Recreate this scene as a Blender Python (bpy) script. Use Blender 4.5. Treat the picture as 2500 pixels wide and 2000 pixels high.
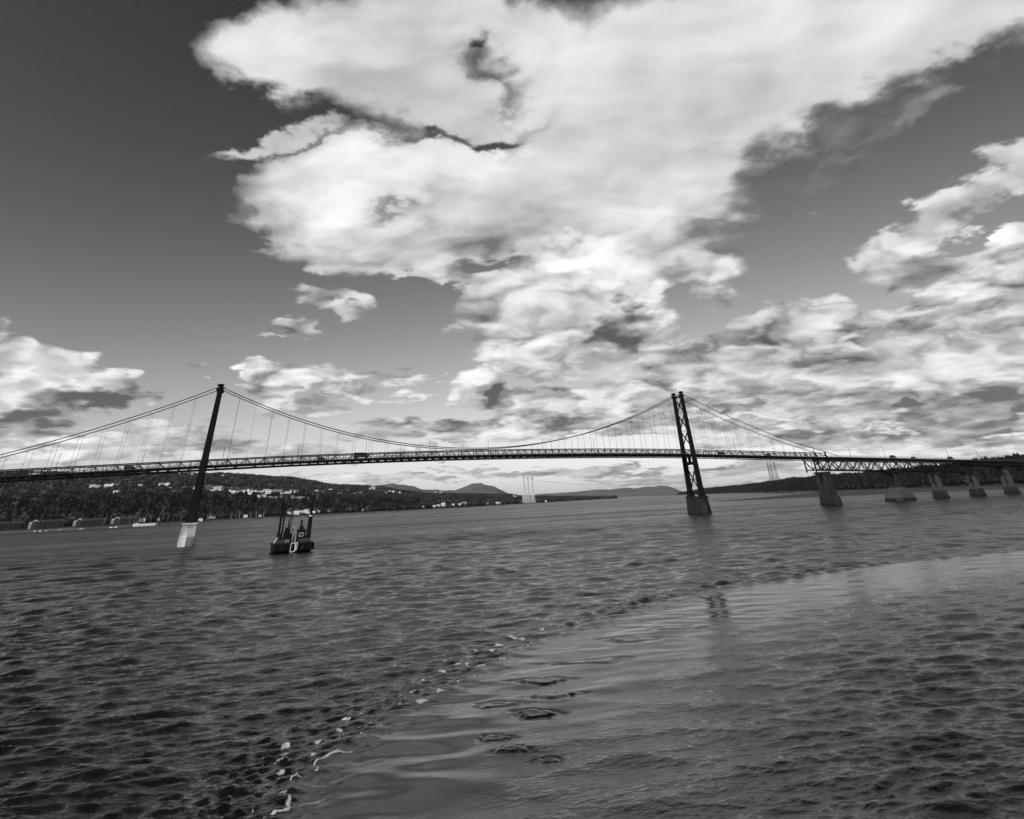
import bpy, math, random
import numpy as np
from mathutils import Matrix, Vector, Euler

for o in list(bpy.data.objects):
    bpy.data.objects.remove(o)
SC = bpy.context.scene
COL = SC.collection
rnd = random.Random(7)
rng = np.random.default_rng(11)

# ------------------------------------------------------------------ camera
CAM_H = 11.855
cam_data = bpy.data.cameras.new('camera')
cam = bpy.data.objects.new('camera', cam_data)
COL.objects.link(cam)
cF = Vector((0.31023309, 0.75386129, 0.57917924))
cR = Vector((0.93450421, -0.35367261, -0.04021905))
cU = Vector((-0.17452025, -0.55372272, 0.81420749))
m3 = Matrix((cR, cU, -cF)).transposed()
cam.matrix_world = Matrix.Translation((0, 0, CAM_H)) @ m3.to_4x4()
cam_data.sensor_fit = 'HORIZONTAL'
cam_data.sensor_width = 36.0
cam_data.lens = 36.0 * 1411.3667 / 2500.0          # very wide lens, held tipped up; the lower part of its picture
cam_data.shift_x = (1250 - 1239.1472) / 2500.0
cam_data.shift_y = (222.2875 - 1000) / 2500.0
cam_data.clip_start = 0.5
cam_data.clip_end = 120000
SC.camera = cam

# ------------------------------------------------------------------ view
SC.view_settings.view_transform = 'Standard'
SC.view_settings.look = 'None'
SC.view_settings.exposure = 0.0
SC.view_settings.gamma = 1.0
SC.view_settings.use_curve_mapping = False
SC.cycles.use_denoising = True
SC.cycles.use_adaptive_sampling = True
SC.cycles.adaptive_threshold = 0.02
SC.cycles.adaptive_min_samples = 8
SC.cycles.max_bounces = 6
SC.cycles.volume_bounces = 1
SC.cycles.sample_clamp_indirect = 4.0

# ------------------------------------------------------------------ sun
SUN_EL = math.radians(34)
SUN_DIR = Vector((-0.80, -0.60, 0)).normalized() * math.cos(SUN_EL) + Vector((0, 0, math.sin(SUN_EL)))
sun_data = bpy.data.lights.new('sun', 'SUN')
sun_data.energy = 3.0
sun_data.angle = math.radians(0.5)
sun_data.color = (1.0, 1.0, 1.0)                    # the photograph is black and white
sun = bpy.data.objects.new('sun', sun_data)
sun.rotation_euler = SUN_DIR.to_track_quat('Z', 'Y').to_euler()
sun.location = (0, 0, 300)
COL.objects.link(sun)

# ------------------------------------------------------------------ sky: Nishita through a red filter, clouds on top
world = bpy.data.worlds.new('World')
SC.world = world
world.use_nodes = True
NT = world.node_tree
NT.nodes.clear()


class X:
    """A node socket (or a number) with operators."""
    def __init__(s, v): s.v = v
    def __add__(a, b): return mth('ADD', a, b)
    def __radd__(a, b): return mth('ADD', b, a)
    def __sub__(a, b): return mth('SUBTRACT', a, b)
    def __rsub__(a, b): return mth('SUBTRACT', b, a)
    def __mul__(a, b): return mth('MULTIPLY', a, b)
    def __rmul__(a, b): return mth('MULTIPLY', b, a)
    def __truediv__(a, b): return mth('DIVIDE', a, b)


def put(sock, v):
    if isinstance(v, X):
        NT.links.new(v.v, sock)
    else:
        sock.default_value = v


def mth(op, a, b=None, c=None, clamp=False):
    n = NT.nodes.new('ShaderNodeMath')
    n.operation = op
    n.use_clamp = clamp
    put(n.inputs[0], a)
    if b is not None: put(n.inputs[1], b)
    if c is not None: put(n.inputs[2], c)
    return X(n.outputs[0])


def vm(op, a, b=None):
    n = NT.nodes.new('ShaderNodeVectorMath')
    n.operation = op
    put(n.inputs[0], a)
    if b is not None: put(n.inputs[1], b)
    return X(n.outputs['Value' if op in ('DOT_PRODUCT', 'LENGTH', 'DISTANCE') else 'Vector'])


def xyz(a, b, c):
    n = NT.nodes.new('ShaderNodeCombineXYZ')
    for i, v in enumerate((a, b, c)): put(n.inputs[i], v)
    return X(n.outputs[0])


def noise(vec, scale, detail=4.0, rough=0.5, dist=0.0, col=False, lac=2.0):
    n = NT.nodes.new('ShaderNodeTexNoise')
    n.noise_dimensions = '2D'
    put(n.inputs['Vector'], vec)
    n.inputs['Scale'].default_value = scale
    n.inputs['Detail'].default_value = detail
    n.inputs['Roughness'].default_value = rough
    n.inputs['Lacunarity'].default_value = lac
    n.inputs['Distortion'].default_value = dist
    return X(n.outputs['Color' if col else 0])


def rng_map(v, a, b, c, d, smooth=True):
    n = NT.nodes.new('ShaderNodeMapRange')
    n.interpolation_type = 'SMOOTHSTEP' if smooth else 'LINEAR'
    n.clamp = True
    put(n.inputs[0], v)
    for i, q in enumerate((a, b, c, d)): put(n.inputs[1 + i], q)
    return X(n.outputs[0])


COVER = [
    (-216.691, -268.75, -1099.829, -45.451, 132.656, -7.746),
    (-122.738, -0.052, -758.854, -26.391, 138.176, -6.709),
    (-89.821, -21.12, -1233.689, -6.823, 272.613, -14.294),
    (-104.107, -224.661, -644.032, -1.426, 50.544, -0.402),
    (-183.83, -23.939, -585.919, 13.778, 119.241, -5.442),
    (-384.364, 211.257, -523.755, 15.831, 58.828, -1.38),
    (-107.023, 75.895, -383.618, 21.003, 46.665, -1.908),
    (-94.596, 79.323, -402.833, 33.941, 48.038, -4.454),
    (-124.536, 242.268, -484.93, 54.08, 7.98, -7.271),
    (-343.048, 753.508, -1055.663, 190.911, -94.087, -30.764),
    (-91.794, 123.066, -495.534, 18.165, 2.7, 0.18),
    (-155.578, 345.444, -522.508, 55.729, -42.798, -4.166),
    (-254.235, 555.238, -649.33, 122.812, -108.314, -14.412),
    (-363.354, 743.784, -758.393, 208.064, -170.509, -30.177),
    (-1343.885, 2232.124, -3465.104, 825.694, -714.588, -126.56),
    (-1626.236, 4295.436, -4531.603, 1059.9, -1360.406, -172.526),
    (-1368.488, 3267.904, -3807.35, 817.196, -1105.761, -123.925),
    (-383.573, 108.254, -857.834, -97.635, -41.194, -5.902),
    (-115.807, 86.827, -745.537, -14.501, -21.998, 0.488),
    (-629.782, -1113.239, -1790.316, -244.944, -379.636, -27.942),
    (-231.497, -754.476, -1839.285, -94.343, -343.048, -15.929),
    (-81.891, -32.321, -626.312, 1.542, -56.546, -0.104),
    (-128.186, 214.673, -563.268, 39.157, -70.903, -2.658),
    (-344.098, 832.969, -1052.27, 146.115, -200.929, -14.876),
    (-142.584, -67.703, -1670.033, 10.761, -270.129, -10.488),
    (-266.269, 11.406, -961.898, 64.866, -168.887, -10.343),
    (-709.11, 116.175, -1890.688, 245.054, -392.792, -38.787),
    (-2125.341, -2752.945, -11006.064, 420.755, -2174.617, -168.338),
    (-326.803, 909.818, -9631.274, -119.16, 428.135, -12.173),
    (-468.857, 1184.773, -5591.486, -122.697, 146.511, -7.331),
    (-1066.92, 37.736, -1845.788, 149.341, -370.084, -22.016),
    (-359.264, -542.295, -2841.677, -41.938, -661.337, -37.814),
    (-191.973, -61.36, -2143.833, 15.502, -582.42, -38.899),
    (-906.282, 120.832, -1497.213, 213.25, -418.949, -38.371),
    (-237.151, -172.785, -3500.128, -12.609, -1085.596, -83.491),
    (-453.915, -194.262, -5412.148, 6.823, -1872.423, -162.053),
    (-1468.795, -4273.66, -7428.904, -878.21, -2257.326, -186.014),
    (-2815.793, -7310.319, -17612.94, -1883.992, -6012.14, -561.561),
    (-4553.125, -322.337, -27508.614, -2031.954, -8888.317, -932.654),
    (-4728.931, -5664.157, -25103.338, -2652.211, -9234.74, -995.926),
    (-3135.443, -1370.863, -2170.508, -2306.986, -1033.981, -458.065),
    (-1576.547, -2218.258, -2298.846, -1322.955, -1376.607, -309.169),
    (-1638.883, -4098.786, -5762.991, -1615.692, -3077.091, -484.335),
    (-710.403, -2313.006, -6445.581, -855.681, -2939.138, -387.744),
    (-5283.221, -6733.564, -20992.624, -3830.664, -9090.482, -1280.449),
    (-2618.72, 5827.555, -4547.62, 2259.498, -2623.286, -488.572),
    (-2141.832, 6726.49, -6723.725, 1915.654, -3200.333, -433.595),
    (-1974.316, 6140.123, -10271.28, 1720.015, -3628.926, -415.082),
    (-3430.471, -6446.481, -22035.526, 1271.644, -2394.011, -286.655),
    (-681.05, 2769.894, -7487.489, 707.979, -2414.236, -234.121),
    (-1364.47, 4131.588, -4618.984, 1411.065, -2415.343, -376.562),
    (-1576.228, 4864.471, -4843.654, 1625.142, -2771.03, -433.588),
    (-557.694, 2332.52, -5277.189, 640.437, -2164.098, -242.636),
    (-1231.383, 2105.849, -5510.889, 846.97, -2096.466, -246.946),
    (-2828.999, 1461.02, -12641.202, 1602.873, -3663.67, -438.567),
    (-501.77, 1361.038, -2499.113, 557.975, -1215.034, -187.232),
    (-249.718, 776.599, -2407.826, 279.652, -1043.757, -128.475),
    (-182.859, 270.47, -3229.904, 124.776, -1174.052, -113.658),
    (-264.396, 140.631, -3822.799, 100.115, -1379.414, -128.845),
    (-417.193, 632.462, -2476.435, 413.423, -1131.492, -176.131),
    (-159.986, 57.696, -6247.096, 100.071, -2498.521, -261.079),
    (-185.79, 393.628, -6823.705, 140.276, -2760.482, -283.39),
    (-216.394, 587.275, -5087.935, 154.663, -2069.106, -211.018),
    (-340.164, -415.252, -8104.889, -65.644, -3293.751, -334.099),
    (-3636.781, 1118.6, -6730.825, 55.792, -2449.132, -223.31),
    (-4270.624, 862.706, -4806.884, 103.269, -1861.962, -179.75),
    (-2059.277, -2185.202, -18830.498, -625.698, -7033.593, -662.03),
    (-1477.236, -1501.5, -10736.819, -513.708, -4064.779, -393.255),
    (-1437.8, -4069.596, -11819.418, -1068.918, -4682.963, -478.824),
    (-3426.669, -8031.163, -16605.282, -2457.052, -6985.529, -794.083),
    (-3828.92, -1177.526, -2999.219, -1539.03, -1307.356, -252.686),
    (-921.111, -2214.176, -11858.781, -671.57, -4905.098, -520.674),
    (-234.0, -1743.186, -14080.094, -402.953, -6193.463, -680.917),
    (-150.917, -593.485, -13259.133, -117.324, -5738.93, -620.407),
    (-198.679, 612.204, -16082.145, 186.893, -7029.407, -770.982),
    (-127.987, 248.57, -13760.606, 112.606, -6125.669, -687.291),
    (-214.791, 1482.679, -11428.598, 457.245, -5419.326, -658.305),
    (-864.846, 3290.327, -14148.575, 1272.27, -6853.075, -913.037),
    (-796.437, -4850.019, -13912.823, -1398.816, -6703.721, -842.22),
    (-629.963, -2164.998, -13116.651, -741.09, -5736.288, -659.595),
    (-1443.379, -11600.094, -31016.464, -3222.548, -15996.822, -2099.034),
    (-1204.493, -12949.418, -41672.018, -3339.869, -20844.707, -2618.865),
    (-627.637, -3503.614, -13461.313, -994.548, -6415.513, -779.735),
    (-603.237, -4510.521, -20764.912, -1180.7, -9861.206, -1178.66),
    (-486.074, -6678.817, -41737.483, -1622.416, -19784.365, -2345.921),
    (-236.994, 4593.205, -34908.827, 1210.731, -17806.316, -2274.554),
    (-80.634, -497.482, -44640.263, -112.194, -22210.745, -2762.659),
    (-1669.959, -22566.819, -87489.128, -5841.735, -44880.826, -5758.656),
    (-296.179, -7504.942, -108953.378, -1842.637, -53610.353, -6594.245),
    (-173.84, 1904.772, -56049.044, 526.934, -28807.372, -3703.234),
    (-425.22, 6668.741, -58694.06, 1860.813, -31091.748, -4126.494),
    (-2702.906, -38105.213, -153469.39, -9765.996, -78371.547, -10006.05),
]
HOLES = [
    (-4253.346, 2638.595, -12225.945, -473.191, 2325.747, -112.41),
    (-1734.532, 3632.173, -5944.187, -122.012, 580.75, -13.536),
    (-3017.45, 3384.988, -14288.684, -101.621, 456.766, -2.451),
    (-2091.89, 9512.267, -32844.784, -409.663, 1721.427, -26.339),
    (-1467.265, 8224.354, -17533.053, -351.259, 1446.4, -29.102),
    (-2297.697, -1252.95, -25102.255, -167.521, 786.494, -9.397),
    (-1835.802, 63.721, -612.448, 46.852, 143.519, -8.31),
    (-647.485, 930.151, -17095.432, 65.589, -3298.093, -158.098),
    (-2791.849, -1878.276, -33298.761, -85.714, -6331.338, -301.035),
    (-641.68, 179.117, -19457.967, -158.243, 4626.626, -281.536),
    (-21694.067, 12185.438, -7177.516, 7087.325, -1070.262, -616.872),
    (-4187.279, 418.741, -10544.225, 1461.889, -1435.042, -171.219),
    (-1066.708, -4640.057, -10922.693, -660.898, -2712.38, -170.119),
    (-3902.564, 3605.36, -1912.827, 1687.155, -1048.718, -198.144),
    (-7703.095, 6031.689, -3044.564, 3056.285, -1688.627, -334.83),
]
TONE = [
    (-104.625, -26.16, -351.761, -23.455, -20.704, -1.19),
    (-27.164, -23.849, -424.529, -2.883, -0.599, 0.173),
    (-220.635, -68.132, -673.167, -63.013, -73.418, -5.767),
    (-45.066, -0.932, -583.361, -11.733, 96.806, -4.64),
    (-14.927, -14.951, -370.5, 1.025, 66.401, -2.877),
    (432.803, -702.684, 1755.774, -195.075, 599.298, 54.415),
    (425.18, -61.119, 1295.719, -110.339, 363.412, 31.362),
    (-394.352, -22.239, -1478.729, 52.088, -270.34, -13.713),
    (-474.165, 13.072, -1926.041, 95.188, -430.471, -28.335),
    (-1854.447, -57.539, -2165.626, 490.636, -532.365, -65.718),
    (-200.981, -90.863, -2015.73, 3.081, -493.515, -30.209),
    (1296.007, 4400.191, 9644.339, 1498.359, 4579.943, 607.901),
    (-439.208, -767.364, -796.389, -396.664, -490.615, -100.696),
    (-834.33, -549.155, -1286.292, -624.342, -514.078, -136.51),
    (364.734, -1197.481, 1364.633, -231.347, 432.282, 38.141),
    (247.627, -661.679, 655.702, -143.234, 201.442, 20.431),
    (330.483, -872.509, 787.359, -215.567, 276.701, 34.776),
    (278.808, -497.345, 565.619, -191.301, 141.455, 33.133),
    (19.202, 11.242, 315.972, -2.49, 43.92, 1.546),
    (13.143, 10.441, 159.607, 1.049, 20.681, 0.553),
    (-15.221, -5.882, -124.096, 1.773, -2.283, 0.034),
    (-38.684, -7.551, -201.254, 13.867, 0.569, -1.164),
    (84.729, -4.342, 2908.404, -55.342, 1136.813, 119.399),
    (89.56, -988.376, 6730.363, -259.879, 3155.286, 373.291),
    (592.038, -2276.704, 2600.809, -663.083, 1368.418, 190.764),
    (52.372, -198.999, 2005.931, -59.704, 710.633, 65.89),
    (51.485, -303.547, 3524.728, -81.123, 1445.659, 149.965),
    (379.328, -1445.219, 1580.077, -456.542, 920.879, 140.436),
    (-682.6, 2236.129, -2523.399, 686.879, -1233.42, -176.837),
    (-1321.263, 5113.49, -5326.486, 1451.33, -2889.232, -402.607),
    (-478.781, 2621.207, -4947.7, 694.849, -2261.555, -275.661),
    (-98.231, 447.325, -3521.063, 130.9, -1253.068, -119.166),
    (58.403, 332.089, 9121.691, 64.222, 3832.862, 402.524),
    (59.978, -120.993, 4563.694, -39.864, 1824.001, 183.092),
    (-1960.189, -244.755, -3335.105, -132.483, -1218.485, -111.829),
    (6417.898, -4999.295, 5284.119, -939.64, 2071.654, 202.677),
    (-441.561, -1147.997, -6867.035, -310.222, -2573.854, -246.671),
    (520.822, 2523.239, 7164.719, 774.704, 3293.668, 409.971),
    (821.716, 7721.735, 21324.476, 2021.575, 10735.228, 1363.213),
    (684.74, 2242.716, 9429.836, 698.343, 4190.613, 483.415),
    (187.002, 1727.651, 10805.559, 428.063, 5088.41, 599.852),
    (-56.345, -66.162, -1176.16, -8.017, -372.902, -29.485),
]
SKY_F = (0.296958, 0.813521, 0.5)
SKY_R = (0.939373, -0.342898, 0.0)
SKY_U = (-0.171449, -0.469686, 0.866025)



def field(tab, q2, q1, op, k=0.25):
    """Union of soft ellipses in sky coordinates: a * (1 - r^2) each."""
    acc = None
    for A, B, C, D_, E_, F_ in tab:
        v = vm('DOT_PRODUCT', q2, (A, B, C)) + vm('DOT_PRODUCT', q1, (D_, E_, F_))
        if acc is None: acc = v
        elif op == 'max': acc = mth('SMOOTH_MAX', acc, v, k)
        else: acc = acc + mth('MAXIMUM', v, 0.0)
        if op == 'add' and acc is v: acc = mth('MAXIMUM', v, 0.0)
    return acc


def puff(vec):
    n = NT.nodes.new('ShaderNodeTexVoronoi')
    n.feature = 'F1'
    n.voronoi_dimensions = '2D'
    put(n.inputs['Vector'], vec)
    n.inputs['Scale'].default_value = 17.0
    n.inputs['Detail'].default_value = 1.0
    n.inputs['Roughness'].default_value = 0.55
    return 0.40 - X(n.outputs['Distance'])


def build_sky():
    tc = NT.nodes.new('ShaderNodeTexCoord')
    d = X(tc.outputs['Generated'])
    sep = NT.nodes.new('ShaderNodeSeparateXYZ')
    NT.links.new(d.v, sep.inputs[0])
    dz = X(sep.outputs['Z'])
    el = mth('MAXIMUM', dz, 0.0)
    den = vm('DOT_PRODUCT', d, SKY_F) + 1.02
    s = vm('DOT_PRODUCT', d, SKY_R) / den
    t = vm('DOT_PRODUCT', d, SKY_U) / den
    # cloud-plane coordinates: clouds crowd and flatten towards the horizon
    pl = el + 0.16
    px = X(sep.outputs['X']) / pl
    py = X(sep.outputs['Y']) / pl
    P = xyz(px, py, 0.0)
    ST = xyz(s, t, 0.0)
    # ragged outlines: bend the coordinates by noise, less towards the horizon
    amp = rng_map(el, 0.0, 0.45, 0.16, 1.0, False)
    w1 = vm('SUBTRACT', noise(P, 1.6, 3.0, 0.55, col=True), (0.5, 0.5, 0.5))
    w2 = vm('SUBTRACT', noise(P, 6.5, 5.0, 0.6, col=True), (0.5, 0.5, 0.5))
    n_ = NT.nodes.new('ShaderNodeVectorMath'); n_.operation = 'SCALE'
    put(n_.inputs[0], w1); put(n_.inputs['Scale'], amp * 0.085)
    n2 = NT.nodes.new('ShaderNodeVectorMath'); n2.operation = 'SCALE'
    put(n2.inputs[0], w2); put(n2.inputs['Scale'], amp * 0.05)
    W = vm('ADD', vm('ADD', ST, X(n_.outputs[0])), X(n2.outputs[0]))
    sw = NT.nodes.new('ShaderNodeSeparateXYZ'); put(sw.inputs[0], W)
    a, b = X(sw.outputs[0]), X(sw.outputs[1])
    q2 = xyz(a * a, a * b, b * b)
    q1 = xyz(a, b, 1.0)
    cover = mth('MAXIMUM', field(COVER, q2, q1, 'max'), -1.6)
    holes = mth('MAXIMUM', field(HOLES, q2, q1, 'max', 0.1), 0.0)
    tone_p = field([q for q in TONE if q[0] < 0], q2, q1, 'add')
    tone_n = field([tuple(-v for v in q) for q in TONE if q[0] > 0], q2, q1, 'add')
    # billows: soft overhead, crisper and smaller low down
    high = rng_map(el, 0.16, 0.50, 0.0, 1.0)
    low = 1.0 - high
    f1 = noise(P, 2.2, 8.0, 0.50)
    fs = noise(P, 2.2, 2.5, 0.45)
    f2 = noise(vm('ADD', P, (-0.10, -0.02, 0.0)), 2.2, 2.5, 0.45)
    gw = vm('SUBTRACT', noise(P, 4.0, 3.0, 0.5, col=True), (0.5, 0.5, 0.5))
    gs = NT.nodes.new('ShaderNodeVectorMath'); gs.operation = 'SCALE'
    put(gs.inputs[0], gw); gs.inputs['Scale'].default_value = 0.06
    G = vm('ADD', xyz(s, t * 1.9, 0.0), X(gs.outputs[0]))
    g1 = noise(G, 15.0, 6.0, 0.58)
    g2 = noise(vm('ADD', G, (-0.010, 0.020, 0.0)), 15.0, 3.0, 0.52)
    p1 = puff(G)
    p2 = puff(vm('ADD', G, (-0.006, 0.014, 0.0)))
    # the rest of the sky, away from the mapped part, carries the same kind of cloud
    away = rng_map(vm('LENGTH', ST), 0.50, 0.75, 0.0, 1.0)
    other = (noise(P, 1.3, 4.0, 0.55) - 0.54) * 5.0
    cover = cover * (1.0 - away) + other * away
    dens = mth('MINIMUM', cover, 1.1) * 0.86 + 0.05 - holes * 0.32 + (f1 - 0.5) * (low * 0.3 + 1.15) + (g1 - 0.5) * (low * 0.55 + 0.25) + p1 * low * 0.5 + low * 0.22
    dens = dens + rng_map(cover, 0.2, 0.8, 0.0, 0.45) * (1.0 - away) * high - holes * 0.12
    soft = high * rng_map(s, -0.02, 0.22, 0.0, 1.0)
    alpha = rng_map(dens, high * -0.14 - 0.14 - soft * 0.30, high * 0.22 + 0.40 + soft * 0.55, 0.0, 1.0)
    relief = (fs - f2) * (high * 0.3 + 0.6) + (g1 - g2) * (low * 0.7 + 0.2) + (p1 - p2) * (low * 0.6 + 0.1)
    thick = rng_map(dens, 0.0, 1.1, 0.0, 1.0)
    lum = 0.70 + high * 0.05 + relief * (1.05 - high * 0.30) + tone_p * 0.9 - tone_n + thick * 0.14 + (f1 - 0.5) * 0.20
    lum = mth('MINIMUM', mth('MAXIMUM', lum, 0.27), 1.4)
    lum = lum * (1.27 - lum * 0.36)          # soft shoulder for the whites
    # cloud radiance (linear); the far ones sink into the haze
    cloud = lum * lum * 0.90 + 0.02
    cloud = cloud * rng_map(el, 0.0, 0.15, 0.80, 1.0, False) + rng_map(el, 0.0, 0.15, 0.12, 0.0, False)
    # clear sky
    sky = NT.nodes.new('ShaderNodeTexSky')
    sky.sky_type = 'NISHITA'
    sky.sun_disc = False
    sky.sun_elevation = SUN_EL
    sky.sun_rotation = math.atan2(SUN_DIR.x, SUN_DIR.y)
    sky.altitude = 100
    sky.air_density = 1.0
    sky.dust_density = 1.2
    sky.ozone_density = 2.0
    sr = NT.nodes.new('ShaderNodeSeparateColor')
    NT.links.new(sky.outputs[0], sr.inputs[0])
    red = X(sr.outputs['Red']) * SKY_STRENGTH
    red = mth('POWER', red, SKY_GAMMA) * SKY_GAIN
    red = red / (1.0 + red * 0.55)          # film shoulder
    final = red * (1.0 - alpha) + cloud * alpha
    bg = NT.nodes.new('ShaderNodeBackground')
    cc = NT.nodes.new('ShaderNodeCombineColor')
    for i in range(3): NT.links.new(final.v, cc.inputs[i])
    NT.links.new(cc.outputs[0], bg.inputs[0])
    bg.inputs[1].default_value = 1.0
    out = NT.nodes.new('ShaderNodeOutputWorld')
    NT.links.new(bg.outputs[0], out.inputs[0])


SKY_STRENGTH, SKY_GAMMA, SKY_GAIN = 0.10, 2.0, 6.6
build_sky()
world.cycles.sampling_method = 'MANUAL'
world.cycles.sample_map_resolution = 512


# ------------------------------------------------------------------ helpers
MATS = {}


def mat(name, col, rough=0.7, var=0.25, scale=0.6, spec=0.3, bump=0.0, metal=0.0, streak=False):
    """Grey procedural paint/stone/leaf: base colour broken up by noise, optional vertical streaks and bump."""
    if name in MATS: return MATS[name]
    m = bpy.data.materials.new(name)
    m.use_nodes = True
    t = m.node_tree
    b = t.nodes['Principled BSDF']
    b.inputs['Roughness'].default_value = rough
    b.inputs['Metallic'].default_value = metal
    b.inputs['Specular IOR Level'].default_value = spec
    tc = t.nodes.new('ShaderNodeTexCoord')
    geo = t.nodes.new('ShaderNodeNewGeometry')
    vec = geo.outputs['Position']
    if streak:
        mp = t.nodes.new('ShaderNodeMapping')
        mp.inputs['Scale'].default_value = (1, 1, 0.18)
        t.links.new(vec, mp.inputs[0])
        vec = mp.outputs[0]
    n = t.nodes.new('ShaderNodeTexNoise')
    n.inputs['Scale'].default_value = scale
    n.inputs['Detail'].default_value = 5
    n.inputs['Roughness'].default_value = 0.65
    t.links.new(vec, n.inputs['Vector'])
    r = t.nodes.new('ShaderNodeValToRGB')
    lo, hi = col * (1 - var), min(1, col * (1 + var))
    r.color_ramp.elements[0].position = 0.3
    r.color_ramp.elements[0].color = (lo, lo, lo, 1)
    r.color_ramp.elements[1].position = 0.7
    r.color_ramp.elements[1].color = (hi, hi, hi, 1)
    t.links.new(n.outputs[0], r.inputs[0])
    t.links.new(r.outputs[0], b.inputs['Base Color'])
    if bump:
        bp = t.nodes.new('ShaderNodeBump')
        bp.inputs['Strength'].default_value = bump
        bp.inputs['Distance'].default_value = 0.1
        t.links.new(n.outputs[0], bp.inputs['Height'])
        t.links.new(bp.outputs[0], b.inputs['Normal'])
    MATS[name] = m
    return m


WM = {}          # world matrix of every object that has children


def link(o, parent=None, world=None):
    COL.objects.link(o)
    w = world if world is not None else Matrix.Identity(4)
    WM[o.name] = w
    if parent is not None:
        o.parent = parent
        o.matrix_parent_inverse = WM[parent.name].inverted()
    o.matrix_basis = w
    return o


def tag(o, label, cat=None, group=None, kind=None):
    if label: o['label'] = label
    if cat: o['category'] = cat
    if group: o['group'] = group
    if kind: o['kind'] = kind
    return o


def empty(name, loc, parent=None):
    o = bpy.data.objects.new(name, None)
    o.empty_display_size = 1
    return link(o, parent, Matrix.Translation(loc))


def mesh_of(name, V, F, m, smooth=False):
    me = bpy.data.meshes.new(name)
    me.from_pydata([tuple(v) for v in V], [], [tuple(f) for f in F])
    me.update()
    if smooth: me.polygons.foreach_set('use_smooth', [True] * len(me.polygons))
    if m: me.materials.append(m)
    return me


class MB:
    """Collects boxes, bars, lathes and prisms into one mesh."""
    def __init__(s): s.V, s.F = [], []

    def add(s, V, F):
        k = len(s.V)
        s.V += [tuple(v) for v in V]
        s.F += [tuple(i + k for i in f) for f in F]
        return s

    def box(s, x0, x1, y0, y1, z0, z1):
        return s.frustum((x0, x1, y0, y1, z0), (x0, x1, y0, y1, z1))

    def frustum(s, lo, hi):
        V = []
        for (x0, x1, y0, y1, z) in (lo, hi):
            V += [(x0, y0, z), (x1, y0, z), (x1, y1, z), (x0, y1, z)]
        return s.add(V, [(3, 2, 1, 0), (4, 5, 6, 7), (0, 1, 5, 4), (1, 2, 6, 5), (2, 3, 7, 6), (3, 0, 4, 7)])

    def bar(s, p, q, w, h=None, w2=None, h2=None):
        p, q = Vector(p), Vector(q)
        h = w if h is None else h
        w2, h2 = w if w2 is None else w2, h if h2 is None else h2
        d = (q - p).normalized()
        up = Vector((0, 0, 1)) if abs(d.z) < 0.95 else Vector((0, 1, 0))
        a = d.cross(up).normalized()
        b = a.cross(d).normalized()
        V = []
        for c, ww, hh in ((p, w, h), (q, w2, h2)):
            V += [c - a * ww / 2 - b * hh / 2, c + a * ww / 2 - b * hh / 2, c + a * ww / 2 + b * hh / 2, c - a * ww / 2 + b * hh / 2]
        return s.add(V, [(3, 2, 1, 0), (4, 5, 6, 7), (0, 1, 5, 4), (1, 2, 6, 5), (2, 3, 7, 6), (3, 0, 4, 7)])

    def tube(s, pts, r, n=6):
        pts = [Vector(p) for p in pts]
        rr = r if isinstance(r, (list, tuple)) else [r] * len(pts)
        V, F = [], []
        for i, p in enumerate(pts):
            d = (pts[min(i + 1, len(pts) - 1)] - pts[max(i - 1, 0)]).normalized()
            up = Vector((0, 1, 0)) if abs(d.y) < 0.9 else Vector((1, 0, 0))
            a = d.cross(up).normalized()
            b = a.cross(d)
            for k in range(n):
                t = 2 * math.pi * k / n
                V.append(p + (a * math.cos(t) + b * math.sin(t)) * rr[i])
        for i in range(len(pts) - 1):
            for k in range(n):
                F.append((i * n + k, i * n + (k + 1) % n, (i + 1) * n + (k + 1) % n, (i + 1) * n + k))
        F.append(tuple(range(n - 1, -1, -1)))
        F.append(tuple(range((len(pts) - 1) * n, len(pts) * n)))
        return s.add(V, F)

    def lathe(s, c, prof, n=14):
        V, F = [], []
        for r, z in prof:
            for k in range(n):
                t = 2 * math.pi * k / n
                V.append((c[0] + r * math.cos(t), c[1] + r * math.sin(t), c[2] + z))
        for i in range(len(prof) - 1):
            for k in range(n):
                F.append((i * n + k, i * n + (k + 1) % n, (i + 1) * n + (k + 1) % n, (i + 1) * n + k))
        F.append(tuple(range(n - 1, -1, -1)))
        F.append(tuple(range((len(prof) - 1) * n, len(prof) * n)))
        return s.add(V, F)

    def prism(s, poly, axis, a, b):
        """Extrude a 2D polygon along x, y or z from a to b."""
        n = len(poly)
        def P(q, t):
            return {'x': (t, q[0], q[1]), 'y': (q[0], t, q[1]), 'z': (q[0], q[1], t)}[axis]
        V = [P(q, a) for q in poly] + [P(q, b) for q in poly]
        F = [tuple(range(n - 1, -1, -1)), tuple(range(n, 2 * n))] + [(i, (i + 1) % n, n + (i + 1) % n, n + i) for i in range(n)]
        return s.add(V, F)

    def build(s, name, m, parent=None, smooth=False, loc=None):
        """loc: origin of the new object; vertices are given in world space unless loc is set."""
        o = bpy.data.objects.new(name, mesh_of(name, s.V, s.F, m, smooth))
        return link(o, parent, Matrix.Translation(loc) if loc is not None else None)


BOX = {}


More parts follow.
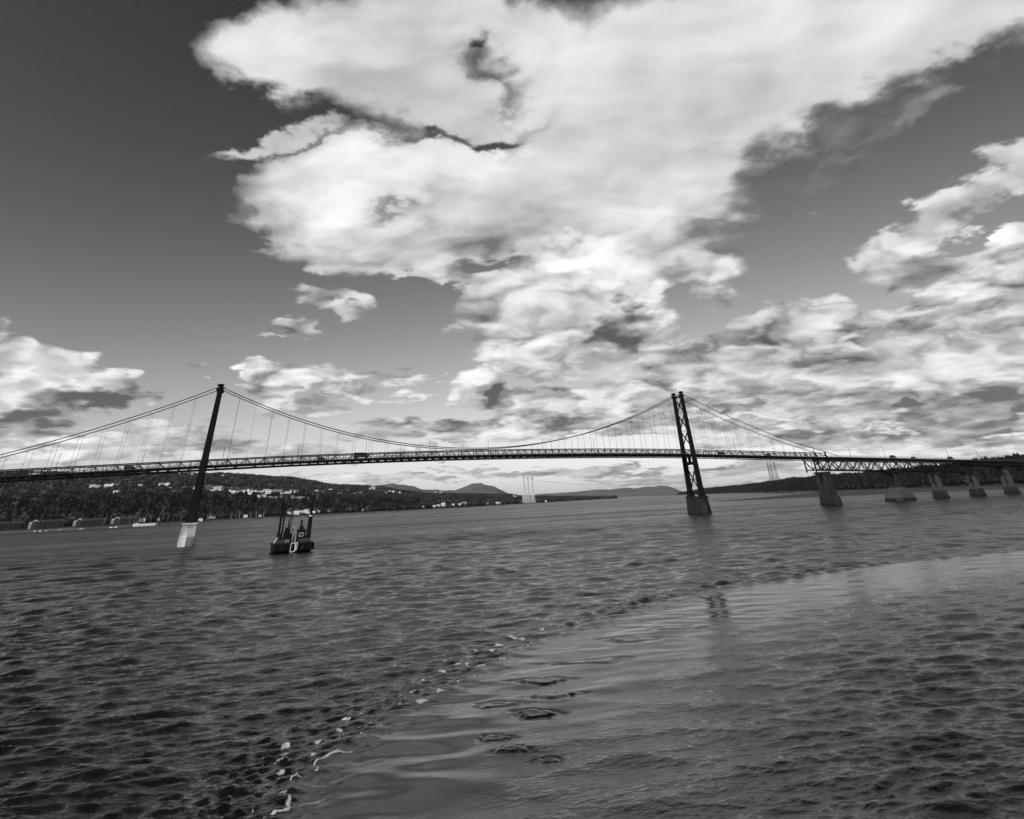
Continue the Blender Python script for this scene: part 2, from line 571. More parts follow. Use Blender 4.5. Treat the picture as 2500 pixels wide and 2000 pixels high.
def member(name, p, q, w, h, m, parent):
    """A straight member between two points: a shared box mesh, scaled; one object each."""
    key = m.name
    if key not in BOX:
        b = MB().box(-.5, .5, -.5, .5, 0, 1)
        BOX[key] = mesh_of('member_' + key, b.V, b.F, m)
    p, q = Vector(p), Vector(q)
    d = q - p
    L = d.length
    d.normalize()
    up = Vector((0, 0, 1)) if abs(d.z) < 0.95 else Vector((0, 1, 0))
    a = d.cross(up).normalized()
    b = d.cross(a).normalized()
    M = Matrix((a * w, b * h, d * L)).transposed().to_4x4()
    M.translation = p
    o = bpy.data.objects.new(name, BOX[key])
    return link(o, parent, M)


def copy_tree(src, world, parent=None):
    """A copy of a thing with copies of its parts and sub-parts, moved to a new world matrix."""
    move = world @ WM[src.name].inverted()
    def go(o, par):
        c = o.copy()
        for k in ('label', 'group'):
            if k in c and par is None: del c[k]
        COL.objects.link(c)
        w = move @ WM[o.name]
        WM[c.name] = w
        c.parent = par
        if par is not None: c.matrix_parent_inverse = WM[par.name].inverted()
        c.matrix_basis = w
        for ch in list(KIDS.get(o.name, [])): go(ch, c)
        return c
    KIDS = {}
    for o in COL.objects:
        if o.parent: KIDS.setdefault(o.parent.name, []).append(o)
    return go(src, parent)


def Z(x, y, z=0, a=0.0):
    return Matrix.Translation((x, y, z)) @ Matrix.Rotation(a, 4, 'Z')


ORD = ('first second third fourth fifth sixth seventh eighth ninth tenth eleventh twelfth thirteenth fourteenth fifteenth sixteenth seventeenth eighteenth nineteenth twentieth '
       'twenty-first twenty-second twenty-third twenty-fourth twenty-fifth twenty-sixth twenty-seventh twenty-eighth').split()

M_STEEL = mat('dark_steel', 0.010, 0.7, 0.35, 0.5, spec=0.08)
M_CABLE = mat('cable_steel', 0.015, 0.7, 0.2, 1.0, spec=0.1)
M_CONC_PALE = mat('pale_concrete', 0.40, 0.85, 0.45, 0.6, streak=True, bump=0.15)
M_CONC_SHADE = mat('cloud_shade_concrete', 0.028, 0.95, 0.5, 0.3, spec=0.08, streak=True, bump=0.2)  # streaked concrete, its base grey darkened to stand for cloud shadow
M_CONC_WET = mat('wet_concrete', 0.012, 0.6, 0.4, 0.4, streak=True)
M_ASPH = mat('asphalt', 0.05, 0.9, 0.2, 1.0)
M_WHITE = mat('white_paint', 0.8, 0.6, 0.08, 0.2)
M_OFFW = mat('cream_paint', 0.6, 0.6, 0.15, 0.2)
M_ROOF = mat('roof_shingle', 0.05, 0.9, 0.3, 0.5, spec=0.05)
M_ROOF_L = mat('pale_metal_roof', 0.42, 0.5, 0.15, 0.2)
M_BRICK = mat('brown_brick', 0.03, 0.9, 0.3, 0.5, spec=0.05)
M_BRICK_L = mat('bay_brick', 0.045, 0.9, 0.25, 0.5)
M_GLASS = mat('window_glass', 0.02, 0.1, 0.1, 0.5, spec=0.6)
M_POLE = mat('galvanised_pole', 0.25, 0.5, 0.2, 0.5)
M_DARKP = mat('dark_pole', 0.03, 0.6, 0.2, 0.5)
M_BLACK = mat('black_hull_paint', 0.006, 0.6, 0.5, 0.8, spec=0.1)
M_RUST = mat('worn_dark_paint', 0.014, 0.8, 0.7, 1.2, spec=0.1, bump=0.2)
M_RUB = mat('tyre_rubber', 0.015, 0.85, 0.2, 2.0)


# ------------------------------------------------------------------ water
WAKE = np.array([(-6, 20), (-1.5, 32), (2.9, 41.9), (4.0, 44.0), (6.1, 48.9), (8.4, 52.4), (10.5, 54.6), (13.7, 59.0), (17.7, 61.6), (23.7, 68.0), (27.8, 72.4), (33.7, 76.8),
                 (40.0, 79.4), (53.3, 87.5), (73.8, 96.5), (91.2, 99.4), (109.2, 101.3), (128.5, 101.5), (145.7, 99.7), (175, 95), (215, 84), (280, 60)], float)
BOILS = [(24.3, 56.0, 1.9, .9), (21.6, 52.9, 1.5, .7), (17.5, 49.6, 1.0, .5), (17.4, 46.7, 1.1, .45), (18.8, 44.6, .8, .35), (31.8, 64.4, 3.4, 1.0), (25.4, 60.5, 2.2, .8), (40.1, 70.7, 3.2, 1.1), (20.0, 56.2, 1.6, .8), (47, 73, 3.0, 1.0)]
BARGE = (21.2, 285.5)


def wake_distance(x, y):
    """Signed distance to the wake's edge, positive on the slick side, and the position along it."""
    best = np.full(x.shape, 1e9)
    sign = np.ones(x.shape)
    along = np.zeros(x.shape)
    s0 = 0.0
    for (ax, ay), (bx, by) in zip(WAKE[:-1], WAKE[1:]):
        dx, dy = bx - ax, by - ay
        L2 = dx * dx + dy * dy
        t = np.clip(((x - ax) * dx + (y - ay) * dy) / L2, 0, 1)
        d = np.hypot(x - ax - t * dx, y - ay - t * dy)
        c = dx * (y - ay) - dy * (x - ax)
        m = d < best
        best = np.where(m, d, best)
        sign = np.where(m, np.where(c < 0, 1.0, -1.0), sign)
        along = np.where(m, s0 + t * math.sqrt(L2), along)
        s0 += math.sqrt(L2)
    return best * sign, along


def sstep(a, b, v):
    t = np.clip((v - a) / (b - a), 0, 1)
    return t * t * (3 - 2 * t)


def waves(x, y, n, l0, l1, dir0, spread, slope, seed, step, sharp=1.0):
    """Sum of n directional waves, each left out where the mesh is too coarse (step) to carry it."""
    g = np.random.default_rng(seed)
    h = np.zeros(x.shape)
    for i in range(n):
        lam = l0 * (l1 / l0) ** ((i + g.random()) / n)
        a = dir0 + g.normal() * spread
        k = 2 * math.pi / lam
        ph = k * (x * math.cos(a) + y * math.sin(a)) + g.random() * 6.283
        w = slope / k * math.sqrt(2.0 / n) * (0.6 + 0.8 * g.random())
        s = np.sin(ph)
        h += w * (s + sharp * 0.28 * (np.cos(2 * ph) * -1)) * np.clip(lam / (step * 3.0) - 1.0, 0, 1)
    return h


def fine_rows():
    r = [35.0]
    while r[-1] < 455: r.append(r[-1] * (1 + 0.0020 * (1 + r[-1] / 150)))
    return np.array(r)


def build_water():
    # polar sheet round the camera's foot: fine where the picture looks, coarse elsewhere, out to the horizon
    a_lo, a_hi = -0.42, 1.16
    A = np.concatenate([np.linspace(a_lo, a_hi, 800), np.linspace(a_hi, a_lo + 2 * math.pi, 60)[1:-1]])
    R = np.concatenate([[2.0, 12.0, 24.0], fine_rows(), np.geomspace(470, 29000, 60)])
    nA, nR = len(A), len(R)
    aa, rr = np.meshgrid(A, R)
    x, y = rr * np.sin(aa), rr * np.cos(aa)
    step = np.gradient(R)[:, None] * np.ones((1, nA))
    dirn = math.radians(83)
    d, along = wake_distance(x, y)
    near = np.exp(-(np.maximum(along - 95, 0) / 60) ** 2)
    ins = sstep(-0.4, 1.2, d)                                   # inside the slick
    back = sstep(9, 42, d)                                     # chop returns far inside
    edge = np.exp(-((d + 3.2) / 3.4) ** 2)                      # churned strip just outside
    gust = 0.75 + 0.5 * (0.5 + 0.5 * np.sin(x * 0.045 + 1.3 * np.sin(y * 0.03)) * np.sin(y * 0.037 + 0.9 * np.sin(x * 0.021 + 2)))
    chop = waves(x, y, 40, 0.8, 2.6, dirn, 0.38, 0.20, 1, step) + waves(x, y, 44, 0.30, 0.8, dirn, 0.6, 0.28, 2, step)
    swell = waves(x, y, 12, 3.2, 9.0, dirn + 0.1, 0.3, 0.07, 3, step) + waves(x, y, 26, 2.6, 8.0, dirn, 0.55, 0.10, 34, step) * sstep(70, 130, rr) + waves(x, y, 22, 7, 24, dirn, 0.5, 0.07, 33, step) * sstep(130, 260, rr)
    long_ = waves(x, y, 10, 2.6, 7.0, dirn - 0.12, 0.22, 0.075, 4, step, 1.6)
    rip = waves(x, y, 26, 0.4, 1.4, dirn - 0.35, 0.35, 0.16, 5, step)
    churn = waves(x, y, 40, 0.38, 1.4, dirn, 1.6, 0.36, 6, step) + waves(x, y, 24, 1.3, 4.2, dirn, 1.2, 0.26, 66, step) * sstep(55, 100, along)
    h = (1 - ins) * (chop * gust + swell) * (1 - 0.45 * edge) + churn * edge * 1.1
    calm = ins * (1 - sstep(3 + 0.08 * along, 9 + 0.20 * along, d + 1.5 * np.sin(along * .09) + 1.2 * np.sin(x * .31 + y * .17)))
    h += ins * (1 - 0.72 * calm * sstep(60, 110, along)) * (long_ * (0.45 + 0.55 * back) + chop * 0.85 * back + rip * 0.9 * back + swell * 0.4)
    # lip of the wake
    h += 0.16 * np.exp(-((d - 0.1) / 0.9) ** 2) * near
    ring = np.zeros(x.shape)
    for i, (bx, by, ra, rb) in enumerate(BOILS):
        ux, uy = (x - bx) * 0.88 - (y - by) * 0.48, (x - bx) * 0.40 + (y - by) * 0.92
        wob = 1 + 0.22 * np.sin(3 * np.arctan2(uy / rb, ux / ra) + i) + 0.12 * np.sin(7 * np.arctan2(uy / rb, ux / ra) + 2 * i)
        q = np.hypot(ux / ra, uy / rb) / wob
        h += -0.09 * np.exp(-((q - 1) / 0.22) ** 2) + 0.05 * np.exp(-((q - 0.62) / 0.25) ** 2) + churn * 0.33 * (q < 1.25) * np.clip(1.25 - q, 0, 0.4)
        ring = np.maximum(ring, np.exp(-((q - 1) / 0.35) ** 2))
    fade = 1 - 0.75 * sstep(300, 450, rr)
    fade[-58:] = 0
    fade[-61:-58] *= 0.5
    z = h * fade
    # foam: broken crests along the lip, flecks in the churned strip
    fn = waves(x, y, 30, 0.5, 3.2, dirn, 3.0, 1.0, 8, step * 0.6, 0.0)
    fn = fn / (fn[2:400].std() + 1e-9)
    fm = waves(x, y, 24, 3.0, 16.0, dirn, 3.0, 1.0, 9, step * 0.5, 0.0)
    fm = fm / (fm[2:400].std() + 1e-9)
    wig = waves(x, y, 16, 1.0, 4.0, dirn, 3.0, 1.0, 12, step * 0.4, 0.0)
    wig = wig / (wig[2:400].std() + 1e-9)
    dens = np.exp(-((np.maximum(along - 50, 0)) / 24) ** 2)
    foam = np.zeros(x.shape)
    for q, (o_, am, wd, gain) in enumerate(((0.1, .45, .15, 1.1), (-0.9, .8, .11, 1.0), (-2.4, 1.2, .09, .95))):
        line = np.exp(-((d - o_ - am * wig * (1 if q % 2 else -1)) / wd) ** 2)
        gate = sstep(0.15, 0.9, fm * (1, -1, 1)[q] + 0.45 * fn + (0.65, -.1, -.4)[q])
        foam = np.maximum(foam, line * gate * dens * gain)
    foam = sstep(0.2, 0.75, foam)
    strip = np.exp(-((d + 2.2) / 2.4) ** 2)
    foam = np.maximum(foam, sstep(2.5, 2.9, fn + strip * 1.25 * (0.35 + 0.65 * dens) + 0.3 * fm - 0.9 * (strip < 0.2)) * (strip > 0.25) * (rr < 190))
    # wash behind the barge
    bx, by = BARGE
    wsh = np.exp(-((x - bx - 17) / 9) ** 2 - ((y - by + 1 - 0.02 * (x - bx)) / 3.0) ** 2)
    foam = np.maximum(foam, 0.45 * sstep(0.55, 1.2, wsh * (1.0 + 0.35 * fm)))
    V = np.empty((nA * nR + 1, 3))
    V[:-1, 0], V[:-1, 1], V[:-1, 2] = x.ravel(), y.ravel(), z.ravel()
    V[-1] = (0, 0, 0)
    i = np.arange(nR - 1)[:, None] * nA
    j = np.arange(nA)[None, :]
    jn = (j + 1) % nA
    Q = np.stack([i + j, i + nA + j, i + nA + jn, i + jn], -1).reshape(-1, 4)
    tri = np.stack([np.full(nA, nA * nR), np.arange(nA), (np.arange(nA) + 1) % nA], -1)
    me = bpy.data.meshes.new('water')
    nl = Q.size + tri.size
    me.vertices.add(len(V)); me.vertices.foreach_set('co', V.ravel().astype(np.float32))
    me.loops.add(nl); me.loops.foreach_set('vertex_index', np.concatenate([Q.ravel(), tri.ravel()]).astype(np.int32))
    npoly = len(Q) + len(tri)
    me.polygons.add(npoly)
    st = np.concatenate([np.arange(len(Q)) * 4, Q.size + np.arange(len(tri)) * 3])
    me.polygons.foreach_set('loop_start', st.astype(np.int32))
    me.polygons.foreach_set('use_smooth', np.ones(npoly, bool))
    me.update(calc_edges=True)
    for nm, v in (('calm', calm), ('foam', foam), ('churn', np.clip(edge * (1 - ins), 0, 1))):
        at = me.attributes.new(nm, 'FLOAT', 'POINT')
        at.data.foreach_set('value', np.append(v.ravel(), 0).astype(np.float32))
    o = bpy.data.objects.new('water', me)
    COL.objects.link(o)
    o['kind'] = 'structure'
    me.materials.append(water_material())
    return o


def water_material():
    m = bpy.data.materials.new('river_water')
    m.use_nodes = True
    t = m.node_tree
    b = t.nodes['Principled BSDF']
    L = t.links.new
    def N(kind, **kw):
        n = t.nodes.new(kind)
        for k, v in kw.items(): setattr(n, k, v)
        return n
    def math_(op, a, b_):
        n = N('ShaderNodeMath', operation=op)
        for i, v in enumerate((a, b_)):
            if isinstance(v, (int, float)): n.inputs[i].default_value = v
            else: L(v, n.inputs[i])
        return n.outputs[0]
    geo = N('ShaderNodeNewGeometry')
    calm = N('ShaderNodeAttribute', attribute_name='calm').outputs['Fac']
    foam = N('ShaderNodeAttribute', attribute_name='foam').outputs['Fac']
    ln = N('ShaderNodeVectorMath', operation='LENGTH')
    L(geo.outputs['Position'], ln.inputs[0])
    dist = ln.outputs['Value']
    far = N('ShaderNodeMapRange'); far.inputs[1].default_value = 70; far.inputs[2].default_value = 420; far.inputs[3].default_value = 0.12
    L(dist, far.inputs[0])
    # chop beyond the modelled waves
    mp = N('ShaderNodeMapping'); mp.inputs['Scale'].default_value = (0.55, 1.0, 1.0); mp.inputs['Rotation'].default_value = (0, 0, math.radians(8))
    L(geo.outputs['Position'], mp.inputs[0])
    n1 = N('ShaderNodeTexNoise'); n1.inputs['Scale'].default_value = 0.75; n1.inputs['Detail'].default_value = 4; n1.inputs['Roughness'].default_value = 0.6
    n2 = N('ShaderNodeTexNoise'); n2.inputs['Scale'].default_value = 3.4; n2.inputs['Detail'].default_value = 4; n2.inputs['Roughness'].default_value = 0.6
    for n in (n1, n2): L(mp.outputs[0], n.inputs['Vector'])
    # cat's-paws: broad patches of rougher and smoother water
    n3 = N('ShaderNodeTexNoise'); n3.inputs['Scale'].default_value = 0.006; n3.inputs['Detail'].default_value = 3
    mp3 = N('ShaderNodeMapping'); mp3.inputs['Scale'].default_value = (0.35, 1.6, 1.0); mp3.inputs['Rotation'].default_value = (0, 0, math.radians(-4))
    L(geo.outputs['Position'], mp3.inputs[0]); L(mp3.outputs[0], n3.inputs['Vector'])
    pat = N('ShaderNodeMapRange'); pat.inputs[1].default_value = 0.35; pat.inputs[2].default_value = 0.65; pat.inputs[3].default_value = 0.75; pat.inputs[4].default_value = 1.2
    L(n3.outputs[0], pat.inputs[0])
    rough_ = math_('SUBTRACT', 1.0, calm)
    b1 = N('ShaderNodeBump'); b1.inputs['Distance'].default_value = WATER_FAR
    L(math_('MULTIPLY', math_('MULTIPLY', far.outputs[0], pat.outputs[0]), math_('SUBTRACT', 1.0, math_('MULTIPLY', calm, 0.88))), b1.inputs['Strength']); L(n1.outputs[0], b1.inputs['Height'])
    b1.inputs['Filter Width'].default_value = 0.03
    b2 = N('ShaderNodeBump'); b2.inputs['Distance'].default_value = WATER_FINE
    L(math_('MULTIPLY', math_('ADD', math_('MULTIPLY', rough_, 0.85), 0.10), pat.outputs[0]), b2.inputs['Strength'])
    L(n2.outputs[0], b2.inputs['Height']); L(b1.outputs[0], b2.inputs['Normal'])
    L(b2.outputs[0], b.inputs['Normal'])
    rg = N('ShaderNodeMapRange'); rg.interpolation_type = 'SMOOTHSTEP'
    for i_, v_ in ((1, 60), (2, 400), (3, 0.06), (4, 0.30)): rg.inputs[i_].default_value = v_
    L(dist, rg.inputs[0])
    n4 = N('ShaderNodeTexNoise'); n4.inputs['Scale'].default_value = 0.16; n4.inputs['Detail'].default_value = 6; n4.inputs['Roughness'].default_value = 0.7
    L(mp.outputs[0], n4.inputs['Vector'])
    mot = N('ShaderNodeMapRange'); mot.inputs[1].default_value = 0.3; mot.inputs[2].default_value = 0.7; mot.inputs[3].default_value = 0.4; mot.inputs[4].default_value = 1.6
    L(n4.outputs[0], mot.inputs[0])
    rr_ = math_('MULTIPLY', rg.outputs[0], math_('MULTIPLY', mot.outputs[0], pat.outputs[0]))
    rr_ = math_('MULTIPLY', rr_, math_('SUBTRACT', 1.0, math_('MULTIPLY', calm, 0.80)))
    L(math_('ADD', rr_, math_('MULTIPLY', foam, 0.7)), b.inputs['Roughness'])
    b.inputs['IOR'].default_value = 1.33
    b.inputs['Specular IOR Level'].default_value = 0.35
    fn = N('ShaderNodeTexNoise'); fn.inputs['Scale'].default_value = 8.0; fn.inputs['Detail'].default_value = 8; fn.inputs['Roughness'].default_value = 0.75
    L(geo.outputs['Position'], fn.inputs['Vector'])
    fmask = N('ShaderNodeMapRange'); fmask.inputs[1].default_value = 0.38; fmask.inputs[2].default_value = 0.72
    L(math_('MULTIPLY', foam, math_('ADD', math_('MULTIPLY', fn.outputs[0], 2.6), -0.58)), fmask.inputs[0])
    mix = N('ShaderNodeMix', data_type='RGBA')
    L(fmask.outputs[0], mix.inputs[0])
    mix.inputs[6].default_value = (WATER_COL,) * 3 + (1,)
    mix.inputs[7].default_value = (0.5, 0.5, 0.5, 1)
    L(mix.outputs[2], b.inputs['Base Color'])
    return m


WATER_FAR, WATER_FINE, WATER_COL = 1.2, 0.10, 0.005
build_water()

# ------------------------------------------------------------------ far shore, hillside, mountains, island
SHORE = np.array([[-0.3526, 2169], [-0.25, 2032], [-0.1715, 1963], [-0.0843, 2057], [-0.0279, 2210], [0.052, 2287], [0.1204, 2493], [0.1915, 2625], [0.2961, 2978], [0.3819, 3994], [0.4201, 4573], [0.4662, 5248], [0.5166, 6023]])
SKYL = np.array([[-0.3526, 0.05434], [-0.25, 0.0527], [-0.0843, 0.04954], [-0.0375, 0.04712], [-0.0084, 0.0464], [0.0315, 0.04346], [0.0623, 0.03974], [0.0937, 0.03498], [0.1065, 0.03238], [0.1474, 0.02839], [0.1831, 0.02538], [0.2194, 0.01953], [0.2476, 0.01557], [0.2932, 0.01282], [0.3681, 0.00933], [0.3767, 0.00708], [0.4201, 0.00461], [0.472, 0.0025], [0.5006, 0.00017], [0.5166, -0.00141]])
PROF_D = [-60, 0, 25, 110, 350, 600, 900, 1150, 2500, 3300]
PROF_Z = [-.012, 0, .012, .022, .27, .37, .43, .54, 1.0, .93]


def shore_range(az): return np.interp(az, SHORE[:, 0], SHORE[:, 1])


def ridge_height(az):
    e = np.interp(az, SKYL[:, 0], SKYL[:, 1])
    return np.maximum(e * (shore_range(az) + 2500) + CAM_H - 11.0, 9.0)


def hill_z(az, d):
    H = ridge_height(az)
    z = np.interp(d, PROF_D, PROF_Z) * H
    bump = (np.sin(az * 61 + d * .004) + np.sin(az * 143 + 1.7 - d * .006) * .6) * np.clip(d - 150, 0, 600) / 600 * 0.018 * H
    low = np.where(d > 0, np.minimum(d * 0.12, 3.0), np.maximum(d * .05, -2.5))
    return np.maximum(z + bump, 0) * (d > 0) + low


def hill_xyz(az, d):
    R = shore_range(az) + d
    return R * np.sin(az), R * np.cos(az), hill_z(az, d)


# pale meadows: azimuth from, to, inland from, to, reflectance
MEADOWS = [(0.0315, 0.1022, 358.0, 490.0, 0.32), (-0.0751, -0.0517, 906.0, 1126.0, 0.14), (-0.0517, 0.0074, 598.0, 1198.0, 0.15), (0.0597, 0.0738, 150.0, 230.0, 0.12), (0.0911, 0.1107, 1250.0, 1418.0, 0.18), (0.1627, 0.225, 1530.0, 1902.0, 0.22), (0.0114, 0.0366, 942.0, 1114.0, 0.09), (-0.25, -0.2403, 298.0, 370.0, 0.14)]


def grid_mesh(name, X_, Y_, Z_, m, attrs=None, smooth=True):
    n, k = X_.shape
    V = np.stack([X_, Y_, Z_], -1).reshape(-1, 3)
    i = np.arange(n - 1)[:, None] * k
    j = np.arange(k - 1)[None, :]
    Q = np.stack([i + j, i + j + 1, i + k + j + 1, i + k + j], -1).reshape(-1, 4)
    me = mesh_of(name, V.tolist(), Q.tolist(), m, smooth)
    for nm, v in (attrs or {}).items():
        at = me.attributes.new(nm, 'FLOAT', 'POINT')
        at.data.foreach_set('value', np.asarray(v, np.float32).ravel())
    o = bpy.data.objects.new(name, me)
    link(o)
    o['kind'] = 'structure'
    return o


def attr_mat(name, attr, scale, var):
    """Material whose grey comes from a vertex value, broken up by noise."""
    m = bpy.data.materials.new(name)
    m.use_nodes = True
    t = m.node_tree
    b = t.nodes['Principled BSDF']
    b.inputs['Roughness'].default_value = 0.95
    b.inputs['Specular IOR Level'].default_value = 0.0
    a = t.nodes.new('ShaderNodeAttribute'); a.attribute_name = attr
    g = t.nodes.new('ShaderNodeNewGeometry')
    n = t.nodes.new('ShaderNodeTexNoise'); n.inputs['Scale'].default_value = scale; n.inputs['Detail'].default_value = 5
    t.links.new(g.outputs['Position'], n.inputs['Vector'])
    mr = t.nodes.new('ShaderNodeMapRange'); mr.inputs[1].default_value = .3; mr.inputs[2].default_value = .7; mr.inputs[3].default_value = 1 - var; mr.inputs[4].default_value = 1 + var
    t.links.new(n.outputs[0], mr.inputs[0])
    mm = t.nodes.new('ShaderNodeMath'); mm.operation = 'MULTIPLY'
    t.links.new(a.outputs['Fac'], mm.inputs[0]); t.links.new(mr.outputs[0], mm.inputs[1])
    t.links.new(mm.outputs[0], b.inputs['Base Color'])
    return m


def meadow_value(az, d):
    v = np.full(np.shape(az), 0.025)
    for a0, a1, d0, d1, val in MEADOWS:
        mid, half = (d0 + d1) / 2, (d1 - d0) / 2
        q = np.clip((az - a0) / (a1 - a0), 0, 1)
        taper = np.minimum(1, 2.2 * np.sqrt(np.clip(q * (1 - q), 0, 1))) * (0.8 + 0.2 * np.sin(az * 420))
        inside = (az > a0) & (az < a1) & (np.abs(d - mid) < half * taper)
        v = np.where(inside, val * (0.8 + 0.2 * np.sin(az * 310 + d * .05)), v)
    return v


az_ = np.concatenate([np.linspace(-1.1, -0.37, 60), np.linspace(-0.36, 0.5166, 420)])
d_ = np.array([-60, -8, 0, 8, 25, 60, 110, 160, 220, 290, 350, 375, 400, 430, 470, 530, 600, 680, 760, 830, 900, 960, 1020, 1090, 1150, 1260, 1400, 1600, 1800, 2000, 2250, 2500, 2800, 3300])
AA, DD = np.meshgrid(az_, d_)
hx, hy, hz = hill_xyz(AA, DD)
shade = meadow_value(AA, DD)
shade = np.where(DD <= 12, 0.11, shade)
grid_mesh('hillside_ground', hx, hy, hz, attr_mat('hill_soil', 'tone', 0.02, 0.3), {'tone': shade})


def mountain(name, tab, R0, depth, col):
    """A far ridge with real depth: rises from the plain, crests, falls away behind."""
    tab = np.array(tab)
    az = np.linspace(tab[0, 0], tab[-1, 0], 160)
    e = np.interp(az, tab[:, 0], tab[:, 1])
    ks = np.ones(5) / 5
    e = np.convolve(np.pad(e, 2, 'edge'), ks, 'valid')
    f = np.linspace(-1, 1, 25)
    rows = []
    for q in f:
        R = R0 + depth * q
        top = (e * R0 + CAM_H)
        k = math.cos(q * math.pi / 2) ** 0.9
        z = -2 + (top + 2) * k + (0 if abs(q) < .05 else 1) * top * 0.05 * k * np.sin(az * 300 + q * 9) * np.sin(az * 97 - q * 5)
        rows.append((R * np.sin(az), R * np.cos(az), np.minimum(z, top + (R - R0) * 0 + 2)))
    a = np.array(rows)
    g = grid_mesh(name, a[:, 0], a[:, 1], a[:, 2], mat(name + '_woods', col, 0.95, 0.3, 0.002, spec=0.05))
    return g


mountain('mountain', [[0.1584, 0.01807], [0.1721, 0.02417], [0.1831, 0.02662], [0.1998, 0.02768], [0.2256, 0.02407], [0.2453, 0.01852], [0.2538, 0.01867], [0.2749, 0.01689], [0.2909, 0.01673], [0.3018, 0.02063], [0.3133, 0.02356], [0.3219, 0.0237], [0.3317, 0.02137], [0.3432, 0.01897], [0.3548, 0.01369], [0.3623, 0.01028], [0.3739, 0.00814], [0.3912, 0.00365]], 15000, 2600, 0.10)
mountain('far_hills', [[0.3623, 0.00198], [0.4062, 0.00754], [0.4328, 0.00764], [0.4599, 0.0081], [0.4794, 0.00904], [0.4903, 0.00977], [0.5063, 0.00839], [0.5263, 0.01001], [0.5432, 0.00844], [0.5551, 0.00991], [0.568, 0.00907], [0.577, 0.01056], [0.5887, 0.00921], [0.6014, 0.00392], [0.6102, 0.00125], [0.624, -0.00069]], 22000, 3000, 0.10)

ISL = np.array([[0.5686, 10000, -0.00142], [0.5797, 9000, -0.00118], [0.6327, 6500, 0.00458], [0.6511, 5700, 0.00548], [0.6779, 4900, 0.00636], [0.6907, 4500, 0.00662], [0.7235, 3500, 0.00887], [0.7481, 2900, 0.01059], [0.7797, 2500, 0.01129], [0.7998, 2300, 0.01223], [0.8291, 2100, 0.01241], [0.8493, 2000, 0.01279], [0.9053, 1800, 0.01506], [0.9371, 1700, 0.01533], [0.9718, 1600, 0.01893], [0.9937, 1550, 0.01884], [1.0015, 1520, 0.02063], [1.0749, 1450, 0.01991]])


def isl_front(az): return np.interp(az, ISL[:, 0], ISL[:, 1])


def isl_z(az, d):
    e = np.interp(az, ISL[:, 0], ISL[:, 2])
    top = np.maximum(e * (isl_front(az) + 500) + CAM_H - 11.0, 1.5)
    k = np.interp(d, [-400, -40, 0, 60, 250, 500, 1200], [-.02, .0, .03, .22, .72, 1.0, .95])
    return top * k + np.where(d > -40, 1.2, 0.4) + np.sin(az * 210) * .02 * top * (d > 60)


az2 = np.concatenate([np.linspace(0.5686, 1.0749, 220), np.linspace(1.085, 1.9, 60)])
d2 = np.array([-30, 0, 30, 60, 110, 170, 250, 340, 430, 500, 700, 1200])
A2, D2 = np.meshgrid(az2, d2)
R2 = isl_front(A2) + D2
grid_mesh('island_ground', R2 * np.sin(A2), R2 * np.cos(A2), isl_z(A2, D2), mat('island_soil', 0.035, 0.95, 0.3, 0.02, spec=0.1))


def strip(name, lo, hi, m, z, rows=8):
    """A low flat between two shorelines; slightly domed, edges under water."""
    lo, hi = np.array(lo, float), np.array(hi, float)
    n = 80
    def rs(P):
        s = np.r_[0, np.cumsum(np.hypot(*np.diff(P, axis=0).T))]
        q = np.linspace(0, s[-1], n)
        return np.stack([np.interp(q, s, P[:, 0]), np.interp(q, s, P[:, 1])], -1)
    a, b = rs(lo), rs(hi)
    t = np.linspace(-0.03, 1.03, rows)[:, None, None]
    G = a[None] * (1 - t) + b[None] * t
    wob = np.sin(G[..., 0] * .11 + G[..., 1] * .07) * .08
    k = np.minimum(np.clip((t[..., 0] + .03) / .12, 0, 1), np.clip((1.03 - t[..., 0]) / .12, 0, 1))
    zz = -0.45 + (z + 0.45) * k + wob * k
    return grid_mesh(name, G[..., 0], G[..., 1], zz, m)


M_MUD = mat('tidal_mud', 0.035, 0.8, 0.5, 0.03, spec=0.2)
BAR_LO, BAR_UP, FLAT = [[673.1, 888.0], [682.3, 852.3], [699.5, 837.1], [696.7, 799.6], [749.1, 812.5], [771.4, 776.6], [796.1, 735.1], [882.3, 691.9], [868.7, 630.0], [894.9, 603.7], [969.0, 628.2], [1028.0, 562.8]], [[690.6, 911.0], [753.6, 940.7], [840.1, 1004.3], [957.0, 1096.4], [1183.1, 1283.9], [1309.0, 1401.6]], [[4808.4, 7003.4], [4311.1, 5992.9], [3972.1, 5217.4], [2557.4, 3180.8], [2022.5, 2410.8], [1626.6, 1840.8], [1309.0, 1401.6]]
strip('tidal_bar', BAR_LO[:5], BAR_UP[:-1], M_MUD, 0.5)
fr = [(R * math.sin(a), R * math.cos(a)) for a, R, e in ISL.tolist()]
strip('tidal_marsh', BAR_LO[4:] + [(1180, 380), (1260, 100), (1270, -250)], [BAR_UP[-2]] + [f for f in fr if f[0] / f[1] > math.tan(0.75)] + [(1400, 350), (1445, 0), (1420, -300)], M_MUD, 0.9, 14)
strip('tidal_flat', FLAT, [f for f in fr if math.tan(0.60) < f[0] / f[1] < math.tan(0.76)], M_MUD, 0.5, 10)

# ------------------------------------------------------------------ woods: uncountable, one object for each mass
ICO = None


